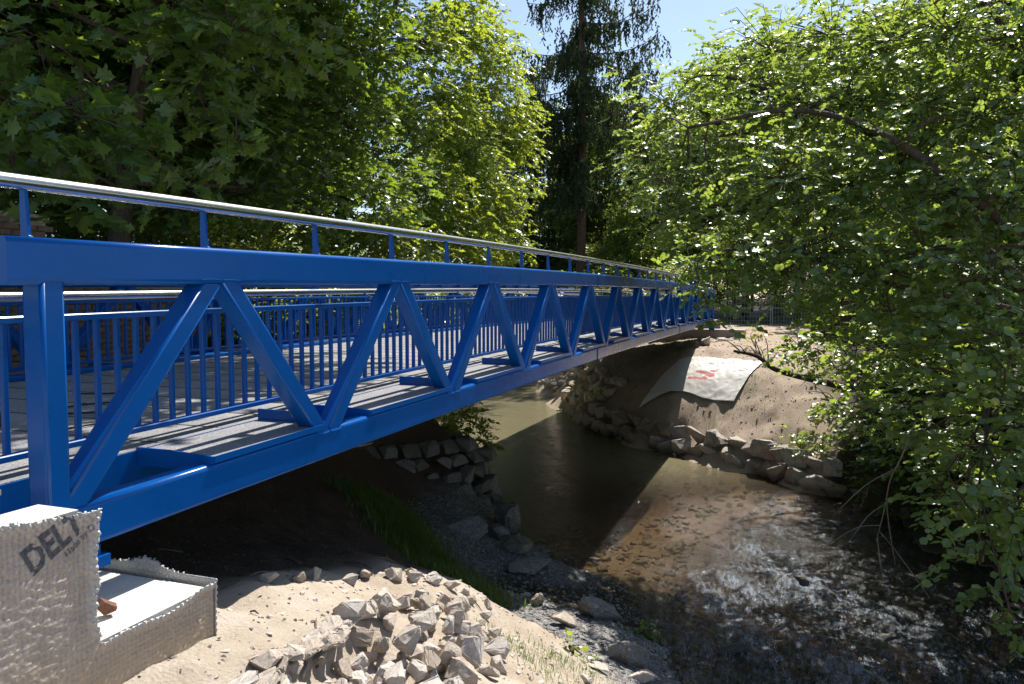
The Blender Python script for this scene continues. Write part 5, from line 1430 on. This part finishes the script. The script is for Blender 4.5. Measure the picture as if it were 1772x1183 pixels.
# trees of the wood behind, three kinds
def wood_tree(seed, H, R, zc, leaf, n_lobes, per, mtl, tmpl, m=6, trunk_r=.17):
    rg = np.random.default_rng(seed)
    lobes = []
    for i in range(n_lobes):
        z = zc + (H - zc) * rg.random() ** .9
        k = (z - zc) / (H - zc)
        rr_ = R * (math.sin(math.pi * min(.97, .18 + .8 * k)) ** .7)
        a = rg.random() * 6.283; d = rr_ * rg.random() ** .5
        lobes.append((math.cos(a) * d, math.sin(a) * d, z, (.8 + .5 * rg.random()) * R / 3.2))
    P, X, Nn, S, TW = sprays(lobes, per, m, leaf, rg, .35)
    limbs = [([(0, 0, -.3), (.1, .05, H * .3), (-.05, .1, H * .6), (.1, 0, H * .93)], trunk_r, .03)]
    tr_, br = wood(limbs, lobes, [], rg)
    return tr_, br, (tmpl, P, X, Nn, S, mtl)
protos = []
KIND = [
 (61, 15, 3.4, 4.0, .24, 26, 62, 'leaf_far', T_DIA, 'light green broadleaf tree in the far wood behind the bridge end', 'broadleaf trees of the far wood'),
 (62, 20, 3.8, 6.0, .25, 34, 58, 'leaf_far', T_DIA, 'tall pale green tree rising at the back of the wood', 'tall trees at the back of the wood'),
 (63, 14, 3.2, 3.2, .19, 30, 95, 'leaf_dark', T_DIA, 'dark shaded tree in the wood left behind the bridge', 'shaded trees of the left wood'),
 (64, 4.2, 2.0, .4, .15, 20, 120, 'leaf_far', T_DIA, 'leafy bush of the undergrowth at the foot of the wood', 'bushes of the undergrowth'),
]
for sd, H, R, zc, lf, nl, per, mt, tm, lb, gr in KIND:
    tr_, br, lv = wood_tree(sd, H, R, zc, lf, nl, per, M[mt], tm, trunk_r=.17 if H > 8 else .05)
    protos.append((tr_, br, lv, lb, gr, H))
roots = [None] * 4
def wood_at(kind, x, y, s=1.0, rz=None):
    tr_, br, lv, lb, gr, H = protos[kind]
    z = gz(x, y) - .05
    rz = random.uniform(0, 6.28) if rz is None else rz
    if roots[kind] is None:
        nm = 'bush' if kind == 3 else 'broadleaf_tree'
        r = thing(nm, (x, y, z), lb, 'bush' if kind == 3 else 'tree', gr)
        tr_.build('trunk' if kind != 3 else 'stems', M['bark'], r, smooth=True)
        br.build('branches', M['bark'], r)['kind'] = 'stuff'
        leaves_mesh('crown', lv[0], lv[1], lv[2], lv[3], lv[4], lv[5], r, (0, 0, 0))
        r.rotation_euler = (0, 0, rz); r.scale = (s,) * 3
        roots[kind] = r
        return r
    return copy_tree(roots[kind], (x, y, z), lb, gr, s, rz)
rw = random.Random(77)
# left wood
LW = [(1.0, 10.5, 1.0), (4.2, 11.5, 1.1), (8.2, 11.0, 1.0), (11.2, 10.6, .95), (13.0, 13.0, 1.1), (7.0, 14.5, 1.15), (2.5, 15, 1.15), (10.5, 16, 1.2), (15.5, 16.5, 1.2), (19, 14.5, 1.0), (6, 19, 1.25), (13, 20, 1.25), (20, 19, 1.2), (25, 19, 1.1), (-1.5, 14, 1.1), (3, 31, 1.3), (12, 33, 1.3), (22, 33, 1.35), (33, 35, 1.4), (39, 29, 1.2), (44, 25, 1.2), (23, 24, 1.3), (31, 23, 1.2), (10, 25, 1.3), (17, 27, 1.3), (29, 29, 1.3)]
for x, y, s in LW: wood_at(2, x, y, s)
# far wood across the middle
for i in range(26):
    x = rw.uniform(44, 66); y = -22 + 46 * (i + rw.random() * .8) / 26
    wood_at(0, x, y, rw.uniform(.75, 1.05))
for i in range(20):
    x = rw.uniform(64, 80); y = -30 + 64 * (i + rw.random() * .7) / 20
    wood_at(1, x, y, rw.uniform(.85, 1.12))
for x, y, s in [(61, 4.0, 1.02), (61.5, 1.0, 1.08), (62, -1.8, 1.12), (60, -5, 1.05)]: wood_at(1, x, y, s)
# right wood behind the hazel, partly added to shade the bank
for x, y, s in [(15, -10, .8), (19.5, -8.6, .85), (25, -9.5, .95), (30, -8, 1.0), (17, -14, 1.1), (24, -15, 1.1), (34, -12, 1.1), (36, -6.5, .95), (40, -9.5, 1.0), (12.5, -12.5, .9), (30, -18, 1.2), (21.5, -6.9, .6), (17.8, -7.3, .62), (15.8, -8.4, .62)]: wood_at(2 if rw.random() < .45 else 0, x, y, s)
# undergrowth
for x, y, s in [(2, 18, 1.3), (8, 21, 1.4), (14, 23, 1.4), (20, 22.5, 1.4), (26, 22, 1.3), (31, 20.5, 1.2), (36, 19.5, 1.2), (41, 20, 1.3), (46, 19, 1.4), (50, 14, 1.4), (53, 18, 1.5), (56, 10, 1.4), (57, 4, 1.4), (11.5, 13.5, 1), (16, 14, 1), (5.5, 13, 1), (37, 9, .9), (40, 7.6, .9), (41.5, 4.2, .8), (43, 2.4, .9), (47, 5, 1.2), (45, 8.5, 1.2), (48, 10, 1.3), (36, 13, 1.1), (34.5, 9.6, .6), (50, 1, 1.2), (50, -3, 1.2), (47, -8, 1.2), (33, 5.0, .45), (29, 17, 1.1), (24, 15, 1.0), (20, 12.2, .9), (16.5, 11, .9), (12, 9.4, .8), (9, 9.0, .8), (3.5, 9.6, .8), (.5, 9.0, .8), (6.8, 9.8, .7), (14.5, 9.8, .7), (17.0, -6.4, .55), (19.5, -6.0, .5), (15.6, -6.9, .5), (22.5, -6.8, .6), (26.5, -6.6, .6), (29.5, -5.6, .6), (33, -5.4, .7), (13.6, -6.6, .42), (12.2, -7.4, .5), (38, -3.6, .5), (10.8, -8.4, .5), (45, -2.2, .9), (46, -5, .9)]: wood_at(3, x, y, s)

# ------------------------------------------------------------------ plants one can tell apart
def plant(name, base, lobes, tmpl, mtl, size, per, m, label, seed, stems=3, group=None, cat='plant', flat=.75):
    rg = np.random.default_rng(seed)
    root = thing(name, base, label, cat, group)
    P, X, Nn, S, TW = sprays(lobes, per, m, size, rg, .3, flat=flat)
    q = MB(); b0 = Vector(base)
    for lb in lobes:
        c = Vector(lb[:3]); q.tube(curve([b0, (b0 + c) / 2 + Vector((rg.normal() * .08, rg.normal() * .08, .08)), c], 4), [.014, .013, .012, .011, .010, .009, .008, .007, .006], 5)
    q.build('stems', M['bark'], root, base)
    leaves_mesh('foliage', tmpl, P, X, Nn, S, mtl, root, base)
    return root
z_ = gz(13.2, 5.0)
plant('shrub', (13.3, 5.1, z_), [(13.2, 4.9, z_ + .5, .6), (12.4, 4.4, z_ + .45, .5), (13.9, 4.7, z_ + .1, .55), (13.6, 4.3, .75, .45), (12.7, 4.1, z_ + .1, .4), (14.3, 4.6, .55, .4)], T_DIA, M['leaf_bright'], .12, 150, 8, 'leafy shrub half in the sun on top of the shaded left bank wall', 71, cat='shrub')
plant('shrub', (22.4, 3.1, 1.0), [(22.2, 3.2, 1.0, .35), (21.9, 3.4, .65, .3), (22.5, 3.0, 1.3, .3)], T_DIA, M['leaf_bright'], .10, 200, 8, 'small bright green plant at the far water edge where the shadow begins', 72, cat='shrub')
plant('weed', (6.0, -1.2, gz(6, -1.2)), [(6.0, -1.2, gz(6, -1.2) + .06, .15), (6.12, -1.28, gz(6, -1.2) + .05, .12)], T_ROUND, M['leaf_maple'], .07, 900, 5, 'dark green low weed growing at the edge of the gravel by the riffle', 73)
plant('weed', (3.55, -.98, gz(3.55, -.98)), [(3.55, -.98, gz(3.55, -.98) + .04, .10), (3.66, -1.04, gz(3.66, -1.04) + .03, .08)], T_ROUND, M['leaf_bright'], .06, 1400, 5, 'pale green weed rosette on the sandy slope above the brown stones', 74)
plant('sapling', (21.9, -1.8, gz(21.9, -1.8)), [(21.8, -1.75, 3.35, .16), (21.9, -1.95, 3.15, .13), (21.75, -1.5, 3.08, .12)], T_ROUND, M['yellowleaf'], .11, 420, 5, 'thin sapling with yellow green leaves in front of the wire fence', 75)
for i, (x, y, r_) in enumerate([(15.6, -3.5, .45), (15.2, -4.1, .45), (14.6, -4.7, .45), (16.3, -3.1, .35), (16.9, -3.9, .5), (15.9, -4.8, .55), (14.1, -5.4, .5)]):
    zz_ = gz(x, y)
    plant('bramble', (x, y, zz_), [(x, y, zz_ + .22, r_), (x - .4, y + .25, zz_ + .05, r_ * .7)], T_ROUND, M['leaf_hazel'], .075, 170, 7, 'low bramble trailing over the blocks of the far bank under the hazel', 80 + i, group='brambles over the far bank blocks')
for i, (x, y, zz_, r_) in enumerate([(13.2, -5.7, 1.6, .6), (12.2, -6.1, 1.5, .6), (11.3, -6.7, 1.6, .6), (10.4, -7.2, 1.7, .6), (12.9, -5.15, .9, .45), (12.1, -5.7, .9, .45), (11.3, -6.2, .9, .45), (10.6, -6.6, .8, .4), (13.7, -4.7, 1.0, .45), (15.2, -5.8, 2.3, .7), (17.2, -5.2, 2.7, .6)]):
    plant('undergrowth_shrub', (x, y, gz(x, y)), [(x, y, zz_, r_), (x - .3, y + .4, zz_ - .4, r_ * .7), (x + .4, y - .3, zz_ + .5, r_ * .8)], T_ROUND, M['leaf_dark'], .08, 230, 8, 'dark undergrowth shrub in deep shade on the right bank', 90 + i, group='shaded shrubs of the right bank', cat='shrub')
# bare branches
def branch(name, pts, r0, r1, twigs, mtl, label, seed):
    rg = random.Random(seed); q = MB()
    c = curve(pts, 6); n = len(c)
    q.tube(c, [r0 + (r1 - r0) * k / (n - 1) for k in range(n)], 8)
    for i in range(twigs):
        k = rg.randrange(2, n - 1); p = c[k]; d = (c[k + 1] - c[k - 1]).normalized()
        L = rg.uniform(.25, .9) * (1.4 if i < 3 else .8)
        e = d + Vector((rg.uniform(-.7, .7), rg.uniform(-.7, .7), rg.uniform(-.3, .7)))
        e.normalize()
        q.tube(curve([p, p + e * L * .5 + Vector((0, 0, .05)), p + e * L + Vector((rg.uniform(-.1, .1), rg.uniform(-.1, .1), -.08))], 3), [min(x_, r0 * .55) for x_ in (.018, .015, .012, .010, .008, .005, .004)], 4)
    return tag(q.build(name, mtl, smooth=True), label, 'branch')
branch('dead_branch', [(16.2, -5.0, 2.0), (14.97, -3.6, 2.42), (14.18, -2.58, 2.74), (13.94, -2.16, 3.05), (13.67, -1.7, 3.17)], .085, .03, 12, M['bark'], 'thick dead branch reaching out from the right bank before the plastic sheet', 1)
branch('dead_branch', [(13.2, -6.0, 2.2), (12.6, -4.9, 2.3), (12.3, -4.2, 2.25), (12.2, -3.4, 2.4)], .05, .015, 10, M['bark_pale'], 'pale bare branch in the shade of the right bank shrubs', 2)
branch('hanging_twig', [(7.04, -4.32, 2.83), (6.95, -4.16, 2.37), (7.0, -4.05, 2.07), (7.06, -4.0, 1.68), (6.9, -3.9, 1.3)], .012, .004, 7, M['bark_pale'], 'thin pale twig hanging from the hazel above the dark water', 3)
# grass
def grass(name, spots, hgt, wid, mtl, seed):
    rg = np.random.default_rng(seed); n = len(spots)
    p = np.array(spots); z = ground_z(p[:, 0], p[:, 1]) - .01
    a = rg.random(n) * 6.283; h = hgt * (.5 + .8 * rg.random(n)); ln = (.25 + .5 * rg.random(n)) * h
    dx, dy = np.cos(a), np.sin(a)
    V = np.empty((n, 5, 3))
    for k, (t, w) in enumerate([(0, 1), (0, -1), (.55, -.75), (.55, .75), (1, 0)]):
        V[:, k, 0] = p[:, 0] + dx * ln * t * t - dy * wid * w
        V[:, k, 1] = p[:, 1] + dy * ln * t * t + dx * wid * w
        V[:, k, 2] = z + h * (t - .15 * t * t)
    i0 = np.arange(n)[:, None] * 5
    F = [tuple(r) for r in np.concatenate([i0 + 0, i0 + 1, i0 + 2, i0 + 3], 1)] + [tuple(r) for r in np.concatenate([i0 + 3, i0 + 2, i0 + 4], 1)]
    me = bpy.data.meshes.new(name); me.from_pydata(V.reshape(-1, 3).tolist(), [], F)
    return tag(link(name, me, mtl), kind='stuff')
sp_ = []
ga, gb = np.array([7.0, 3.4]), np.array([4.75, .45])
for i in range(9000):
    t = rr.random(); c = ga + (gb - ga) * t
    o_ = rr.gauss(0, .26) ; d = np.array([-(gb - ga)[1], (gb - ga)[0]]); d = d / np.linalg.norm(d)
    sp_.append(tuple(c + d * o_))
grass('grass', sp_, .20, .005, M['grass'], 5)
sp_ = []
for cx_, cy_, s_, n_ in [(2.25, -.80, .13, 160), (2.9, -1.0, .16, 160), (3.1, -1.25, .15, 140), (2.4, -1.1, .2, 120), (1.9, -1.2, .2, 90), (18.9, -1.8, .35, 500), (18.2, -1.0, .3, 300), (17.8, -2.2, .4, 300), (24, 4, .8, 1500)]:
    for i in range(n_): sp_.append((cx_ + rr.gauss(0, s_), cy_ + rr.gauss(0, s_)))
grass('grass_tufts', sp_, .09, .0025, M['grass'], 6)
# green bank growth on the shaded far bank
sp_ = []
for i in range(5000):
    x, y = rr.uniform(19, 27), rr.uniform(.5, 4.2)
    if gz(x, y) > 1.0 and rr.random() < .7: sp_.append((x, y))
grass('bank_grass', sp_, .10, .006, M['grass'], 7)
# ------------------------------------------------------------------ labels that tell alike things apart
def view_x(o):
    v = np.array(o.location[:]) - np.array(EYE[:])
    return float(v @ RT) / max(.1, float(v @ FW))
ORD = ['leftmost', 'second from the left', 'third from the left', 'fourth from the left', 'fifth from the left', 'sixth from the left', 'seventh from the left', 'eighth from the left', 'ninth from the left', 'tenth from the left', 'eleventh from the left', 'rightmost']
def group_of(g): return sorted([o for o in scene.objects if o.parent is None and o.get('group') == g], key=view_x)
def by_order(g, base):
    L = group_of(g)
    for i, o in enumerate(L):
        o['label'] = '%s, %s' % (base, 'rightmost' if i == len(L) - 1 else ORD[min(i, 10)])
def by_zone(g, fmt, parts=('left', 'middle', 'right'), sizes=None):
    """fmt takes {z} (part of the group seen from the camera) and {s} (size word)"""
    L = group_of(g)
    if not L: return
    med = sorted(o.scale[0] for o in L)
    for i, o in enumerate(L):
        z = parts[min(len(parts) - 1, i * len(parts) // len(L))]
        s = ''
        if sizes:
            r = med.index(o.scale[0]) / len(med)
            s = sizes[min(len(sizes) - 1, int(r * len(sizes)))]
        o['label'] = fmt.format(z=z, s=s)
by_zone('pale quarry stones tipped in a heap on the bank', '{s} pale angular quarry stone in the {z} third of the sunlit heap', sizes=('small', 'middling', 'large'))
by_zone('slabs along the shelf edge', 'flat pale slab in the {z} stretch of the sandy shelf edge', ('left', 'middle', 'right'))
by_order('dark spruces behind the tall one', 'dark spruce in the wood near the tall spruce')
by_order('shaded shrubs of the right bank', 'dark undergrowth shrub on the shaded right bank')
by_order('brambles over the far bank blocks', 'low bramble over the far bank blocks')
by_order('stones along the back rim of the shelf', 'pale stone on the back rim of the sandy shelf')
by_order('dark blocks at the foot of the right bank', 'shade-coloured wet block under the hazel at the right bank foot')
by_order('stones under the shelf lip', 'pale quarry stone under the broken lip of the sandy shelf')
by_zone('blocks lining the far bank', '{s} angular block in the {z} part of the far bank stone lining', ('shaded left', 'middle', 'sunlit right'), ('smaller', 'larger'))
by_zone('stones of the shaded left bank wall', '{s} dark block in the {z} part of the shaded bank wall', ('left', 'middle', 'right'), ('smaller', 'larger'))
by_zone('riprap stones beyond the bridge', '{s} riprap stone on the far bank beyond the bridge, {z} part of the spread', ('left', 'middle', 'right'), ('smaller', 'larger'))
by_zone('slabs below the far abutment', 'pale slab strewn below the far concrete abutment, {z} part', ('left', 'middle', 'right'))
by_zone('broadleaf trees of the far wood', 'light green broadleaf tree of the far wood, {z} of the wood', ('far left', 'left', 'centre left', 'middle', 'centre right', 'right', 'far right'))
by_zone('tall trees at the back of the wood', 'tall pale green tree at the back of the wood, {z}', ('left part', 'centre left', 'centre right', 'right part'))
by_zone('shaded trees of the left wood', 'dark shaded broadleaf tree of the woods, {z} in the view', ('outer left', 'far left', 'left', 'centre', 'right', 'far right'))
by_zone('bushes of the undergrowth', 'leafy undergrowth bush at the foot of the wood, {z} in the view', ('outer left', 'far left', 'left', 'centre left', 'middle', 'centre right', 'right', 'far right', 'outer right'))
by_zone('dry twigs on the near bank', 'short dry twig on the near bank soil, {z} part of the bank', ('left', 'middle', 'right'))
